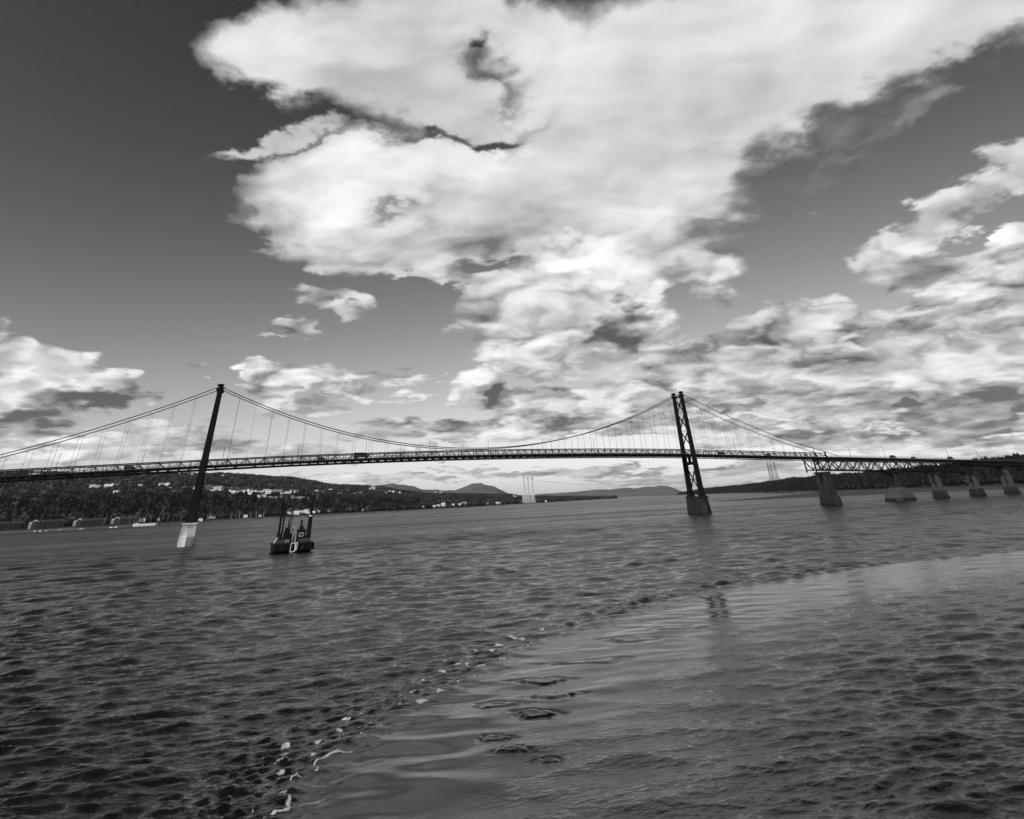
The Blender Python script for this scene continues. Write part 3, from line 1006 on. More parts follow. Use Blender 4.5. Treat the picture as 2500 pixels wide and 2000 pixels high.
def ico():
    g = (1 + 5 ** .5) / 2
    V = np.array([(-1, g, 0), (1, g, 0), (-1, -g, 0), (1, -g, 0), (0, -1, g), (0, 1, g), (0, -1, -g), (0, 1, -g), (g, 0, -1), (g, 0, 1), (-g, 0, -1), (-g, 0, 1)], float)
    V /= np.linalg.norm(V[0])
    F = np.array([(0, 11, 5), (0, 5, 1), (0, 1, 7), (0, 7, 10), (0, 10, 11), (1, 5, 9), (5, 11, 4), (11, 10, 2), (10, 7, 6), (7, 1, 8), (3, 9, 4), (3, 4, 2), (3, 2, 6), (3, 6, 8), (3, 8, 9), (4, 9, 5), (2, 4, 11), (6, 2, 10), (8, 6, 7), (9, 8, 1)])
    return V, F


def woods(name, label, pos, rad, hgt, tone):
    """Tree crowns as uneven clumps standing on the ground, one mesh."""
    V0, F0 = ico()
    n = len(pos)
    ang = rng.random(n) * 6.283
    c, s = np.cos(ang), np.sin(ang)
    jit = 1 + rng.normal(0, 0.20, (n, 12))
    pts = V0[None] * jit[..., None]
    con = rng.random(n) < 0.35                                   # conifers: narrow, pointed
    tall = np.where(con, 1.35, 1.0)
    wid = np.where(con, 0.62, 1.0)
    zrel = (pts[..., 2] + 1) / 2
    taper = np.where(con[:, None], np.clip(1.25 - 1.05 * zrel, 0.05, 1.2), 1.0)
    x = (pts[..., 0] * c[:, None] - pts[..., 1] * s[:, None]) * (rad * wid)[:, None] * taper
    y = (pts[..., 0] * s[:, None] + pts[..., 1] * c[:, None]) * (rad * wid)[:, None] * taper
    z = zrel * (hgt * tall)[:, None] - 1.0
    V = np.stack([x + pos[:, 0:1], y + pos[:, 1:2], z + pos[:, 2:3]], -1).reshape(-1, 3)
    F = (F0[None] + (np.arange(n) * 12)[:, None, None]).reshape(-1, 3)
    me = bpy.data.meshes.new(name)
    me.vertices.add(len(V)); me.vertices.foreach_set('co', V.ravel().astype(np.float32))
    me.loops.add(F.size); me.loops.foreach_set('vertex_index', F.ravel().astype(np.int32))
    me.polygons.add(len(F)); me.polygons.foreach_set('loop_start', (np.arange(len(F)) * 3).astype(np.int32))
    me.update(calc_edges=True)
    at = me.attributes.new('tone', 'FLOAT', 'POINT')
    at.data.foreach_set('value', np.repeat(tone * np.where(con, .6, 1.0), 12).astype(np.float32))
    me.materials.append(LEAF)
    o = bpy.data.objects.new(name, me)
    link(o)
    return tag(o, label, 'woods', kind='stuff')


LEAF = attr_mat('foliage', 'tone', 0.25, 0.45)
HOUSES = [(-0.0348, 634, 1), (-0.0299, 598, 1.5), (-0.0116, 550, 1), (-0.0089, 502, 1.2), (-0.0054, 518, 1.3), (-0.003, 530, 1.1), (0.0027, 530, 1.5), (0.0077, 530, 1.6), (0.0124, 582, 1.2), (0.0109, 454, 1), (0.0177, 514, 1.3), (0.024, 534, 1.2), (0.03, 566, 1.3), (0.0341, 590, 1.2), (0.0374, 618, 1.3), (0.0412, 658, 1.3), (0.0453, 738, 1), (0.0497, 698, 1.4), (0.0522, 594, 1), (0.0592, 598, 1.1), (0.0613, 614, 1.2), (0.0228, 350, 0.9), (0.0295, 386, 0.9), (-0.0538, 706, 1.6), (-0.0709, 906, 1.2), (-0.0677, 850, 1), (-0.064, 2378, 1.2), (-0.0269, 2170, 1), (0.0701, 618, 1.1), (0.094, 886, 1.1), (0.0967, 1010, 1.3), (0.1036, 1042, 1.4), (0.1301, 926, 1.3), (0.1258, 982, 0.8), (0.148, 978, 1), (0.1556, 986, 1), (0.1587, 994, 0.9), (0.1726, 1938, 1.6), (0.1691, 1922, 1), (0.192, 1278, 1.2), (0.1965, 1662, 1.1), (0.2015, 1706, 1), (0.0641, 1286, 0.9), (0.1134, 1386, 1), (0.1156, 1414, 0.9), (0.2205, 1522, 1.1), (0.2267, 1746, 1.1), (0.2391, 1862, 1), (0.2431, 2218, 1), (0.2573, 2498, 1), (0.2612, 2474, 1.6), (0.2686, 2498, 1.6), (0.3043, 2262, 1), (0.3121, 2482, 1.3), (0.3162, 2318, 1), (0.2099, 1658, 1), (-0.2294, 970, 1), (-0.2178, 1030, 1.2), (-0.1724, 1030, 1.3), (-0.1673, 1018, 1), (-0.1557, 1034, 1.6), (-0.1484, 1018, 1.6), (-0.1602, 806, 0.9), (-0.1454, 554, 0.9), (-0.1209, 1050, 1), (-0.0966, 1170, 1.2), (-0.0895, 1154, 1.2), (-0.0873, 930, 1), (-0.0811, 562, 1), (-0.2067, 970, 0.9), (-0.1255, 2114, 1.5), (-0.1195, 2138, 1.6), (-0.1118, 2242, 1.4)]
WATERFRONT = [(0.0633, 130, 1), (0.0668, 118, 1), (0.0743, 94, 2.2), (0.0803, 126, 1), (0.0869, 126, 1.4), (0.0909, 114, 1.1), (0.0974, 122, 1), (0.103, 130, 1), (0.1156, 130, 1), (0.1611, 118, 0.8), (0.2588, 150, 1), (0.2629, 170, 1), (0.2661, 174, 1), (0.272, 166, 2), (0.2858, 174, 1), (0.2947, 182, 1.3), (0.2984, 190, 1.3), (0.3022, 198, 1.4), (0.3121, 190, 1.1), (0.3337, 154, 1), (0.3455, 150, 1.5), (0.3496, 154, 1.3), (0.2435, 150, 0.9), (0.4155, 118, 1.4), (-0.0418, 18, 1), (-0.0317, 82, 1), (-0.0279, 102, 1), (0.0114, 50, 1), (0.0295, 42, 0.8), (-0.1069, 118, 1), (-0.0907, 114, 1), (-0.1298, 114, 1.2), (-0.1114, 118, 1.2)]
POINT_HOUSES = [(0.4597, 2498, 1.3), (0.4685, 2330, 1.2), (0.4501, 1090, 1), (0.397, 382, 1)]


# ------------------------------------------------------------------ the suspension bridge
BD = 418.88                       # distance of its axis
TX = (-21.94, 301.06)             # towers
XL, XR = -147.0, 426.0            # ends of the side spans
HALF = 4.93                       # truss and cable planes
PIER_TOP = 9.73
TOWER_TOP = 74.4


def top_z(x):
    """Top chord of the stiffening truss."""
    mid = 139.56
    if TX[0] <= x <= TX[1]: return 39.75 - 2.15 * ((x - mid) / 161.5) ** 2
    return 37.6 - (0.027 * (TX[0] - x) if x < TX[0] else 0.0345 * (x - TX[1]))


TRUSS_H = 4.5
M_RAIL = mat('rail_steel', 0.05, 0.6, 0.3, 1.0, spec=0.1)
ROAD = 2.0                        # road surface above the bottom chord


def road_z(x):
    if x <= XR: return top_z(x) - TRUSS_H + ROAD
    return min(31.0 - 0.0325 * (x - XR), road_z(XR))


def cable_z(x):
    if TX[0] <= x <= TX[1]: return 40.9 + 33.4 * ((x - 139.56) / 161.5) ** 2
    if x < TX[0]:
        t = (x - XL) / (TX[0] - XL)
        return 34.6 + 39.7 * t - 3.2 * 4 * t * (1 - t)
    t = (XR - x) / (XR - TX[1])
    return 34.4 + 39.9 * t - 3.2 * 4 * t * (1 - t)


def leg_y(z):
    """Half spacing of the tower legs: they lean together towards the top."""
    t = (z - PIER_TOP) / (TOWER_TOP - PIER_TOP)
    return (13.37 * (1 - t) + 9.85 * t) / 2


bridge = tag(empty('suspension_bridge', (139.56, BD, 0)), 'long dark steel suspension bridge across the river on concrete piers', 'bridge')


def leg_mesh(x, side):
    """Cellular steel leg: flanges with recessed webs, tapering upwards, flared at the foot."""
    secs = [(PIER_TOP + .35, 2.3, 1.5), (PIER_TOP + 1.6, 2.1, 1.25), (PIER_TOP + 4.5, 1.8, 1.0), (31, 1.6, .88), (40, 1.48, .84), (58, 1.3, .78), (TOWER_TOP - 1.2, 1.15, .72)]
    b = MB()
    rings = []
    for z, hx, hy in secs:
        cy = BD + side * leg_y(z)
        f, g = 0.26, 0.14
        poly = [(-hx, -hy), (-hx + f * 1.6, -hy), (-hx + f * 1.6, -hy + g), (-.25, -hy + g), (-.25, -hy + .03), (.25, -hy + .03), (.25, -hy + g), (hx - f * 1.6, -hy + g), (hx - f * 1.6, -hy), (hx, -hy),
                (hx, -hy + f), (hx - g, -hy + f), (hx - g, hy - f), (hx, hy - f), (hx, hy), (-hx, hy), (-hx, hy - f), (-hx + g, hy - f), (-hx + g, -hy + f), (-hx, -hy + f)]
        rings.append([(x + px, cy + py, z) for px, py in poly])
    n = len(rings[0])
    V = [v for r in rings for v in r]
    F = []
    for i in range(len(rings) - 1):
        for k in range(n):
            F.append((i * n + k, i * n + (k + 1) % n, (i + 1) * n + (k + 1) % n, (i + 1) * n + k))
    F.append(tuple(range(n - 1, -1, -1)))
    F.append(tuple(range((len(rings) - 1) * n, len(rings) * n)))
    return b.add(V, F)


def arch_strut(x, z, y0, y1, depth, rise, half):
    """Horizontal strut between the legs, its lower edge arched."""
    n = 10
    b = MB()
    top = [(y0 + (y1 - y0) * i / n, z) for i in range(n + 1)]
    bot = [(y0 + (y1 - y0) * i / n, z - depth - rise * abs(2 * i / n - 1) ** 2.2) for i in range(n, -1, -1)]
    for i in range(n):
        q = [top[i], top[i + 1], bot[n - i - 1], bot[n - i]]
        b.prism(q, 'x', x - half, x + half)
    return b


def tower(x, label):
    t = empty('tower', (x, BD, PIER_TOP), bridge)
    t['label'] = label
    for side in (-1, 1):
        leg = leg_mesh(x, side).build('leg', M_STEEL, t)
        cy = BD + side * leg_y(TOWER_TOP)
        cap = MB().lathe((x, cy, TOWER_TOP - 1.2), [(1.05, -.6), (1.25, -.1), (1.0, .05), (1.0, .9), (1.25, 1.1), (2.05, 1.7), (2.15, 1.95), (1.7, 2.15), (.7, 2.5), (.12, 2.62)], 16).build('cap', M_STEEL, t, True)
        MB().box(x - 2.0, x + 2.0, cy - .55, cy + .55, TOWER_TOP - 2.2, TOWER_TOP - .9).build('cable_saddle', M_STEEL, t)
    zs = [TOWER_TOP - 3.2, 61.4, 50.2, 39.8]
    for a, b in zip(zs[:-1], zs[1:]):
        for s in (-1, 1):
            member('brace', (x, BD + s * (leg_y(a) - .7), a), (x, BD - s * (leg_y(b) - .7), b), .62, .55, M_STEEL, t)
    arch_strut(x, TOWER_TOP - 1.7, BD - leg_y(72) + .6, BD + leg_y(72) - .6, .7, 1.3, .5).build('portal_strut', M_STEEL, t)
    arch_strut(x, 30.3, BD - leg_y(30) + .6, BD + leg_y(30) - .6, 1.7, .8, .8).build('portal_strut', M_STEEL, t)
    for s in (-1, 1):
        member('hanger_post', (x, BD + s * .9, 29.8), (x, BD + s * .9, road_z(x) - 1.1), .9, .7, M_STEEL, t)
    for s in (-1, 1):
        member('brace', (x, BD + s * (leg_y(28.4) - .7), 28.0), (x, BD - s * (leg_y(12) - .7), 11.8), .62, .55, M_STEEL, t)
    member('brace', (x, BD - leg_y(20) + .9, 20.0), (x, BD + leg_y(20) - .9, 20.0), .5, .5, M_STEEL, t)
    member('brace', (x, BD - leg_y(11.3) + 1, 11.6), (x, BD + leg_y(11.3) - 1, 11.6), .7, .9, M_STEEL, t)
    return t


tower(TX[0], 'left tower, seen edge on, its two legs nearly in line')
tr_ = tower(TX[1], 'right tower with crossed bracing between two leaning legs')
MB().tube([(TX[1], BD + 1, TOWER_TOP - 1.7), (TX[1], BD + 1, TOWER_TOP + 4.2)], .07, 5).build('antenna', M_DARKP, tr_)


def tower_pier(x, m, label, marks=False):
    p = empty('pier', (x, BD, -3), bridge)
    p['label'] = label
    b = MB()
    b.frustum((x - 4.15, x + 4.15, BD - 8.5, BD + 8.5, -3), (x - 3.75, x + 3.75, BD - 8.2, BD + 8.2, 4.3))
    b.frustum((x - 3.70, x + 3.70, BD - 8.15, BD + 8.15, 4.3), (x - 3.38, x + 3.38, BD - 8.0, BD + 8.0, 8.85))
    body = b.build('shaft', m, p)
    MB().box(x - 3.75, x + 3.75, BD - 8.4, BD + 8.4, 8.85, PIER_TOP).build('coping', m, p)
    for s in (-1, 1):
        # cutwater: a wedge whose top slopes back to the shaft
        y0, y1 = BD + s * 8.3, BD + s * 10.8
        V = []
        for z, hx, tip in ((-3, 4.1, y1), (3.9, 3.72, y1 - s * .35)):
            V += [(x - hx, y0, z), (x + hx, y0, z), (x, tip, z)]
        V.append((x, BD + s * 8.12, 5.5))
        F = [(0, 1, 2), (0, 2, 5, 3), (2, 1, 4, 5), (3, 5, 6), (5, 4, 6), (4, 3, 6), (1, 0, 3, 4)]
        MB().add(V, F if s < 0 else [f[::-1] for f in F]).build('cutwater', m, p)
    b = MB()
    b.frustum((x - 4.24, x + 4.24, BD - 8.6, BD + 8.6, -3), (x - 4.12, x + 4.12, BD - 8.46, BD + 8.46, .7))
    b.build('tide_band', M_CONC_WET, p)
    for z in (2.1,):
        MB().box(x - 3.93, x + 3.93, BD - 8.36, BD + 8.36, z, z + .12).build('form_joint', M_CONC_WET, p)
    for s in (-1, 1):
        MB().box(x - 2.6, x + 2.6, BD + s * leg_y(PIER_TOP) - 1.6, BD + s * leg_y(PIER_TOP) + 1.6, PIER_TOP, PIER_TOP + .38).build('bearing_plate', M_STEEL, p)
    return p


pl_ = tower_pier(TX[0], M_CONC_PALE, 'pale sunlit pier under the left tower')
tower_pier(TX[1], M_CONC_SHADE, 'pier under the right tower, cloud shade put into its dark grey')
# worn stencilled marks high on the pale pier: three short dark strokes and a bar, no longer readable
for k, w in enumerate((.5, .35, .5, .3)):
    x0 = TX[0] - 1.0 + k * .85
    mk = MB().prism([(x0, 7.55), (x0 + w, 7.55 + .3 * (k % 2)), (x0 + w, 7.75 + .3 * (k % 2)), (x0 + .16, 7.75 + .3 * (k % 2)), (x0 + .16, 8.25), (x0, 8.25)], 'y', BD - 8.06, BD - 7.98)
    mk.build('stencil_mark', M_CONC_WET, pl_)

# ---- main cables and suspenders
for side in (-1, 1):
    y = BD + side * HALF
    pts = [(XL - 12, y, 30.5)] + [(x, y, cable_z(x)) for x in np.linspace(XL, TX[0], 16)] + [(x, y, cable_z(x)) for x in np.linspace(TX[0], TX[1], 49)[1:]] + [(x, y, cable_z(x)) for x in np.linspace(TX[1], XR, 16)[1:]] + [(XR + 12.5, y, 31.2)]
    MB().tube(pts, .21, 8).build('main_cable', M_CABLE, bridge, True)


def panels(x0, x1, n): return [x0 + (x1 - x0) * i / n for i in range(n + 1)]


SPANS = [panels(XL, TX[0] - 1.7, 24), panels(TX[0] + 1.7, TX[1] - 1.7, 64), panels(TX[1] + 1.7, XR, 24)]
for sp in SPANS:
    for i, x in enumerate(sp):
        if i % 2 == 0 and 0 < i < len(sp) - 1 and cable_z(x) - top_z(x) > 1.6:
            for side in (-1, 1):
                y = BD + side * HALF
                member('suspender', (x, y, top_z(x) - .2), (x, y, cable_z(x)), .10, .10, M_CABLE, bridge)

# ---- stiffening trusses: each plane of each span with its chords, posts and diagonals
for si, sp in enumerate(SPANS):
    deck = empty('deck', ((sp[0] + sp[-1]) / 2, BD, top_z((sp[0] + sp[-1]) / 2) - 4), bridge)
    for side in (-1, 1):
        y = BD + side * HALF
        tr = empty('stiffening_truss', ((sp[0] + sp[-1]) / 2, y, top_z((sp[0] + sp[-1]) / 2) - 4.5), bridge)
        for nm, dz, h in (('top_chord', 0, .5), ('bottom_chord', -TRUSS_H, .5)):
            b = MB()
            for a, c in zip(sp[:-1], sp[1:]):
                b.bar((a, y, top_z(a) + dz), (c, y, top_z(c) + dz), .45, h)
            b.build(nm, M_STEEL, tr)
        for i, x in enumerate(sp):
            member('post', (x, y, top_z(x) - TRUSS_H + .2), (x, y, top_z(x) - .2), .30, .30, M_STEEL, tr)
        for i, (a, c) in enumerate(zip(sp[:-1], sp[1:])):
            z0, z1 = (-TRUSS_H + .2, -.2) if i % 2 else (-.2, -TRUSS_H + .2)
            member('diagonal', (a, y, top_z(a) + z0), (c, y, top_z(c) + z1), .28, .3, M_STEEL, tr)
    b = MB()
    s = MB()
    for a, c in zip(sp[:-1], sp[1:]):
        za, zc = road_z(a), road_z(c)
        b.bar((a, BD, za - .17), (c, BD, zc - .17), 8.6, .34)
        for yy in (-4.0, -2.4, -.8, .8, 2.4, 4.0):
            s.bar((a, BD + yy, za - .34 - .33), (c, BD + yy, zc - .34 - .33), .25, .66)
    b.build('road_slab', M_ASPH, deck)
    s.build('stringers', M_STEEL, deck)
    for yy in (-4.2, 4.2):
        r = MB()
        for h_ in (.62, 1.05):
            for a, c in zip(sp[:-1], sp[1:]): r.bar((a, BD + yy, road_z(a) + h_), (c, BD + yy, road_z(c) + h_), .1, .14)
        for a in sp: r.bar((a + .4, BD + yy, road_z(a) - .02), (a + .4, BD + yy, road_z(a) + 1.05), .1, .1)
        r.build('guard_rail', M_RAIL, deck)
    for x in sp:
        member('floor_beam', (x, BD - HALF + .2, road_z(x) - 1.25), (x, BD + HALF - .2, road_z(x) - 1.25), .3, .6, M_STEEL, deck)

# ---- end post and approach spans on the right: deck trusses on piers
APP = [XR, 495.0, 541.5, 586.0, 630.0, 675.0]


def app_bot(x): return 22.3 - 0.033 * (x - XR)


for side in (-1, 1):
    y = BD + side * HALF
    member('end_post', (XR, y, app_bot(XR)), (XR, y, cable_z(XR)), .9, .8, M_STEEL, bridge)
    member('end_post', (XR - 14.0, y, app_bot(XR) - 1.2), (XR - 14.0 - .1, y, road_z(XR) - 1), .8, .7, M_STEEL, bridge)

for k, (x0, x1, n) in enumerate([(XR - 14, XR, 2), (XR, 495.0, 9), (495.0, 541.5, 6), (541.5, 586.0, 6)]):
    for side in (-1, 1):
        y = BD + side * HALF
        at_ = empty('approach_truss', ((x0 + x1) / 2, y, 22), bridge)
        ps = panels(x0 + (.4 if k else 0), x1 - .4, n)
        for nm, f in (('top_chord', lambda x: road_z(x) - 2.3), ('bottom_chord', app_bot)):
            b = MB()
            b.bar((ps[0], y, f(ps[0])), (ps[-1], y, f(ps[-1])), .55, .62)
            b.build(nm, M_STEEL, at_)
        for i, (a, c) in enumerate(zip(ps[:-1], ps[1:])):
            za, zc = road_z(a) - 2.5, road_z(c) - 2.5
            up = i % 2 == 0
            member('diagonal', (a, y, za if up else app_bot(a) + .2), (c, y, app_bot(c) + .2 if up else zc), .58, .58, M_STEEL, at_)
            if i: member('post', (a, y, app_bot(a) + .2), (a, y, za), .36, .36, M_STEEL, at_)
            m_ = (a + c) / 2
            member('counter_brace', (a, y, app_bot(a) + .2 if up else za), (m_, y, (za + app_bot(a)) / 2), .2, .2, M_STEEL, at_)
appd = empty('approach_deck', (550, BD, 26), bridge)
b = MB(); r = MB(); g = MB()
xs = panels(XR, 720.0, 60)
for a, c in zip(xs[:-1], xs[1:]):
    za, zc = road_z(a), road_z(c)
    b.bar((a, BD, za - .25), (c, BD, zc - .25), 10.6, .5)
    for yy in (-4.6, -1.6, 1.6, 4.6):
        g.bar((a, BD + yy, za - .5 - .6), (c, BD + yy, zc - .5 - .6), .35, 1.2)
    for yy in (-5.15, 5.15):
        for h in (.55, 1.15): r.bar((a, BD + yy, za + h), (c, BD + yy, zc + h), .09, .11)
        r.bar((a, BD + yy, za), (a, BD + yy, za + 1.2), .12, .12)
        m_ = (a + c) / 2
        r.bar((m_, BD + yy, road_z(m_)), (m_, BD + yy, road_z(m_) + 1.2), .12, .12)
b.build('road_slab', M_ASPH, appd)
g.build('girders', M_STEEL, appd)
r.build('railing', M_RAIL, appd)
for x0, x1 in ((586.0, 630.0), (630.0, 675.0), (675.0, 720.0)):
    for side in (-1, 1):
        b = MB()
        b.bar((x0 + .5, BD + side * 4.2, road_z(x0) - 3.0), (x1 - .5, BD + side * 4.2, road_z(x1) - 3.0), .5, 2.4)
        b.build('plate_girder', M_STEEL, bridge)


def wall_pier(x, label):
    """Slab pier at the end of the cables: tapering shaft with a recessed middle, base block with cutwater."""
    p = empty('pier', (x, BD, -3), bridge)
    p['label'] = label
    zt = app_bot(x) - 1.2
    b = MB()
    for s in (-1, 1):
        ya, yb = sorted((BD + s * 2.0, BD + s * 5.9))
        yc, yd = sorted((BD + s * 1.9, BD + s * 5.3))
        b.frustum((x - 3.3, x + 3.3, ya, yb, 5.0), (x - 2.5, x + 2.5, yc, yd, zt - 1.0))
    b.frustum((x - 2.3, x + 2.3, BD - 2.05, BD + 2.05, 5.0), (x - 1.7, x + 1.7, BD - 1.95, BD + 1.95, zt - 1.0))
    b.build('shaft', M_CONC_SHADE, p)
    MB().box(x - 3.0, x + 3.0, BD - 5.9, BD + 5.9, zt - 1.0, zt).build('coping', M_CONC_SHADE, p)
    MB().frustum((x - 4.4, x + 4.4, BD - 7.0, BD + 7.0, -3), (x - 3.9, x + 3.9, BD - 6.4, BD + 6.4, 5.0)).build('base_block', M_CONC_SHADE, p)
    b = MB()
    for s in (-1, 1):
        y0, y1 = BD + s * 6.5, BD + s * 9.4
        V = [(x - 4.3, y0, -3), (x + 4.3, y0, -3), (x, y1, -3), (x - 3.85, y0, 5.2), (x + 3.85, y0, 5.2), (x, y1 - s * .8, 5.2), (x, BD + s * 5.6, 6.6)]
        F = [(0, 1, 2), (0, 2, 5, 3), (2, 1, 4, 5), (3, 5, 6), (5, 4, 6), (4, 3, 6), (1, 0, 3, 4)]
        MB().add(V, F if s < 0 else [f[::-1] for f in F]).build('cutwater', M_CONC_SHADE, p)
    MB().frustum((x - 4.5, x + 4.5, BD - 7.1, BD + 7.1, -3), (x - 4.3, x + 4.3, BD - 6.88, BD + 6.88, 1.4)).build('tide_band', M_CONC_WET, p)
    return p


wall_pier(XR - 4, 'tall tapering pier where the cables come down on the right')
wall_pier(XL + 4, 'tall pier at the far left end of the cables')


def mound_pier(x):
    """Two round shafts standing on a broad faceted concrete mound."""
    p = empty('pier', (x, BD, -3), bridge)
    p['label'] = 'pier on a broad faceted concrete mound'
    def octo(hx, hy, c=.35): return [(hx * a, hy * b_) for a, b_ in ((-1, -1 + c), (-1 + c, -1), (1 - c, -1), (1, -1 + c), (1, 1 - c), (1 - c, 1), (-1 + c, 1), (-1, 1 - c))]
    rings = [(-3, 11.6, 8.6), (2.0, 11.0, 8.2), (2.15, 10.7, 7.9), (5.2, 9.2, 7.0), (8.6, 5.2, 5.6), (8.9, 4.4, 5.0)]
    def stack(rs):
        V, F = [], []
        for z, hx, hy in rs: V += [(x + q[0], BD + q[1], z) for q in octo(hx, hy)]
        for i in range(len(rs) - 1):
            for k in range(8): F.append((i * 8 + k, i * 8 + (k + 1) % 8, i * 8 + 8 + (k + 1) % 8, i * 8 + 8 + k))
        F.append(tuple(range(7, -1, -1))); F.append(tuple(range((len(rs) - 1) * 8, len(rs) * 8)))
        return MB().add(V, F)
    stack(rings[1:]).build('mound', mat('rough_concrete', .05, .95, .45, .5, bump=.6), p)  # mound grey kept low: cloud shadow is put into the colour
    stack(rings[:2]).build('tide_band', M_CONC_WET, p)
    for s in (-1, 1):
        MB().frustum((x - 2.6, x + 2.6, BD + s * 3.0 - 1.5, BD + s * 3.0 + 1.5, 8.5), (x - 1.9, x + 1.9, BD + s * 3.0 - 1.2, BD + s * 3.0 + 1.2, app_bot(x) - 1.0)).build('shaft', M_CONC_SHADE, p)
    MB().box(x - 2.3, x + 2.3, BD - 6.6, BD + 6.6, app_bot(x) - 1.0, app_bot(x) - .32).build('cross_head', M_CONC_SHADE, p)


mound_pier(495.0)


def column_pier(x, k):
    p = empty('pier', (x, BD, -3), bridge)
    p['label'] = ('nearest', 'middle', 'farthest')[k] + ' of the three two column piers on the right'
    zt = (app_bot(x) if x < 590 else road_z(x) - 4.2) - .4
    mt = mat('column_concrete', .055, .9, .3, .4, streak=True, bump=.2)  # columns darkened in their base colour in place of cloud shadow
    for s in (-1, 1):
        MB().frustum((x - 1.9, x + 1.9, BD + s * 2.75 - 1.2, BD + s * 2.75 + 1.2, 5.2), (x - 1.5, x + 1.5, BD + s * 2.75 - 1.0, BD + s * 2.75 + 1.0, zt - 1.3)).build('column', mt, p)
    MB().box(x - 1.9, x + 1.9, BD - 5.7, BD + 5.7, zt - 1.3, zt).build('cross_head', M_CONC_SHADE, p)
    MB().box(x - .5, x + .5, BD - 1.7, BD + 1.7, 11.0, 11.7).build('strut', mt, p)
    MB().frustum((x - 3.6, x + 3.6, BD - 5.6, BD + 5.6, -3), (x - 2.9, x + 2.9, BD - 4.4, BD + 4.4, 5.2)).build('base_block', M_CONC_SHADE, p)
    MB().frustum((x - 3.7, x + 3.7, BD - 5.72, BD + 5.72, -3), (x - 3.28, x + 3.28, BD - 5.0, BD + 5.0, 1.9)).build('tide_band', M_CONC_WET, p)


for k, x in enumerate((541.5, 586.0, 630.0)): column_pier(x, k)

# ---- left approach: girder spans going on towards the shore
lap = empty('approach_deck', (-260, BD, 26), bridge)
b = MB(); g = MB()
for a, c in zip(panels(XL - 180, XL, 30)[:-1], panels(XL - 180, XL, 30)[1:]):
    za, zc = road_z(XL) - .02 * (XL - a), road_z(XL) - .02 * (XL - c)
    b.bar((a, BD, za - .25), (c, BD, zc - .25), 10.6, .5)
    for yy in (-4.4, 0, 4.4): g.bar((a, BD + yy, za - 1.6), (c, BD + yy, zc - 1.6), .5, 2.2)
b.build('road_slab', M_ASPH, lap)
g.build('girders', M_STEEL, lap)


# ------------------------------------------------------------------ lamp posts on the bridge
def lamp_post(x, y, z, h, label, group, arm=1):
    t = tag(empty('street_lamp', (x, y, z)), label, 'street lamp', group)
    MB().tube([(x, y, z), (x, y, z + h * .96), (x, y + .25 * arm, z + h), (x, y + 1.4 * arm, z + h + .12)], [.13, .10, .09, .07], 6).build('mast', M_DARKP, t)
    MB().bar((x, y + 1.3 * arm, z + h + .1), (x, y + 2.1 * arm, z + h + .16), .34, .16).build('lantern', M_DARKP, t)
    return t


LX = [-114.6, -91.3, -52.3, -12.7, 27.3, 66.4, 106.1, 144.8, 183.5, 221.9, 340.4, 377.8, 415.5, 451.9, 488.8, 562.8, 599.7]
names = ['leftmost lamp post on the bridge, at the edge of the picture', 'second lamp post from the left, on the left side span', 'lamp post on the left side span nearest the left tower'] + \
        ['%s lamp post on the main span counting from the left tower' % ORD[i] for i in range(7)] + \
        ['%s lamp post right of the right tower, on the side span' % ORD[i] for i in range(3)] + \
        ['%s lamp post along the railed approach deck on the right' % ORD[i] for i in range(4)]
for x, nm in zip(LX, names):
    if x < XR: lamp_post(x, BD - 4.25, road_z(x), 8.6, nm, 'lamp posts along the bridge')
    else: lamp_post(x, BD - 5.0, road_z(x), 7.0, nm, 'lamp posts along the bridge')


# ------------------------------------------------------------------ traffic on the bridge
M_CAR = mat('dark_car_paint', 0.02, 0.3, 0.2, 1.0, spec=0.5)
M_CARL = mat('pale_car_paint', 0.5, 0.3, 0.1, 1.0, spec=0.5)


def vehicle(x, kind, label, lane, paint=None):
    y, z = BD + lane, road_z(x)
    paint = paint or M_CAR
    t = tag(empty({'van': 'van', 'car': 'car', 'truck': 'truck'}[kind], (x, y, z)), label, kind, 'vehicles crossing the bridge')
    if kind == 'car':
        prof = [(-2.2, .35), (-2.25, .75), (-1.9, .95), (-1.35, 1.0), (-.75, 1.5), (.85, 1.52), (1.5, 1.02), (2.1, .88), (2.25, .6), (2.2, .35)]
        win = [(-1.2, 1.03), (-.7, 1.44), (.8, 1.46), (1.32, 1.03)]
        wx, L = (-1.35, 1.4), .86
    elif kind == 'van':
        prof = [(-2.5, .4), (-2.55, 1.0), (-2.45, 2.0), (-2.2, 2.1), (1.0, 2.12), (1.75, 1.35), (2.55, 1.1), (2.65, .6), (2.6, .4)]
        win = [(-.2, 1.35), (-.2, 1.95), (.95, 1.97), (1.55, 1.35)]
        wx, L = (-1.6, 1.7), .95
    else:
        prof = [(-4.3, .7), (-4.3, 3.1), (1.6, 3.1), (1.6, 2.6), (2.0, 2.6), (3.2, 2.5), (3.6, 1.7), (4.2, 1.5), (4.3, .7)]
        win = [(2.1, 1.75), (2.1, 2.4), (3.1, 2.35), (3.4, 1.75)]
        wx, L = (-2.9, 3.1), 1.15
    MB().prism([(x + a, z + b_) for a, b_ in prof], 'y', y - L, y + L).build('body', paint, t)
    for s in (-1, 1):
        MB().prism([(x + a, z + b_) for a, b_ in win], 'y', y + s * L - .012, y + s * L + .012).build('window', M_GLASS, t)
        for w in wx:
            wh = MB()
            r_ = .34 if kind != 'truck' else .5
            wh.prism([(x + w + r_ * math.cos(q * math.pi / 6), z + r_ + .01 + r_ * math.sin(q * math.pi / 6)) for q in range(12)], 'y', y + s * L - .13, y + s * L + .07)
            wh.build('wheel', M_RUB, t)
    return t


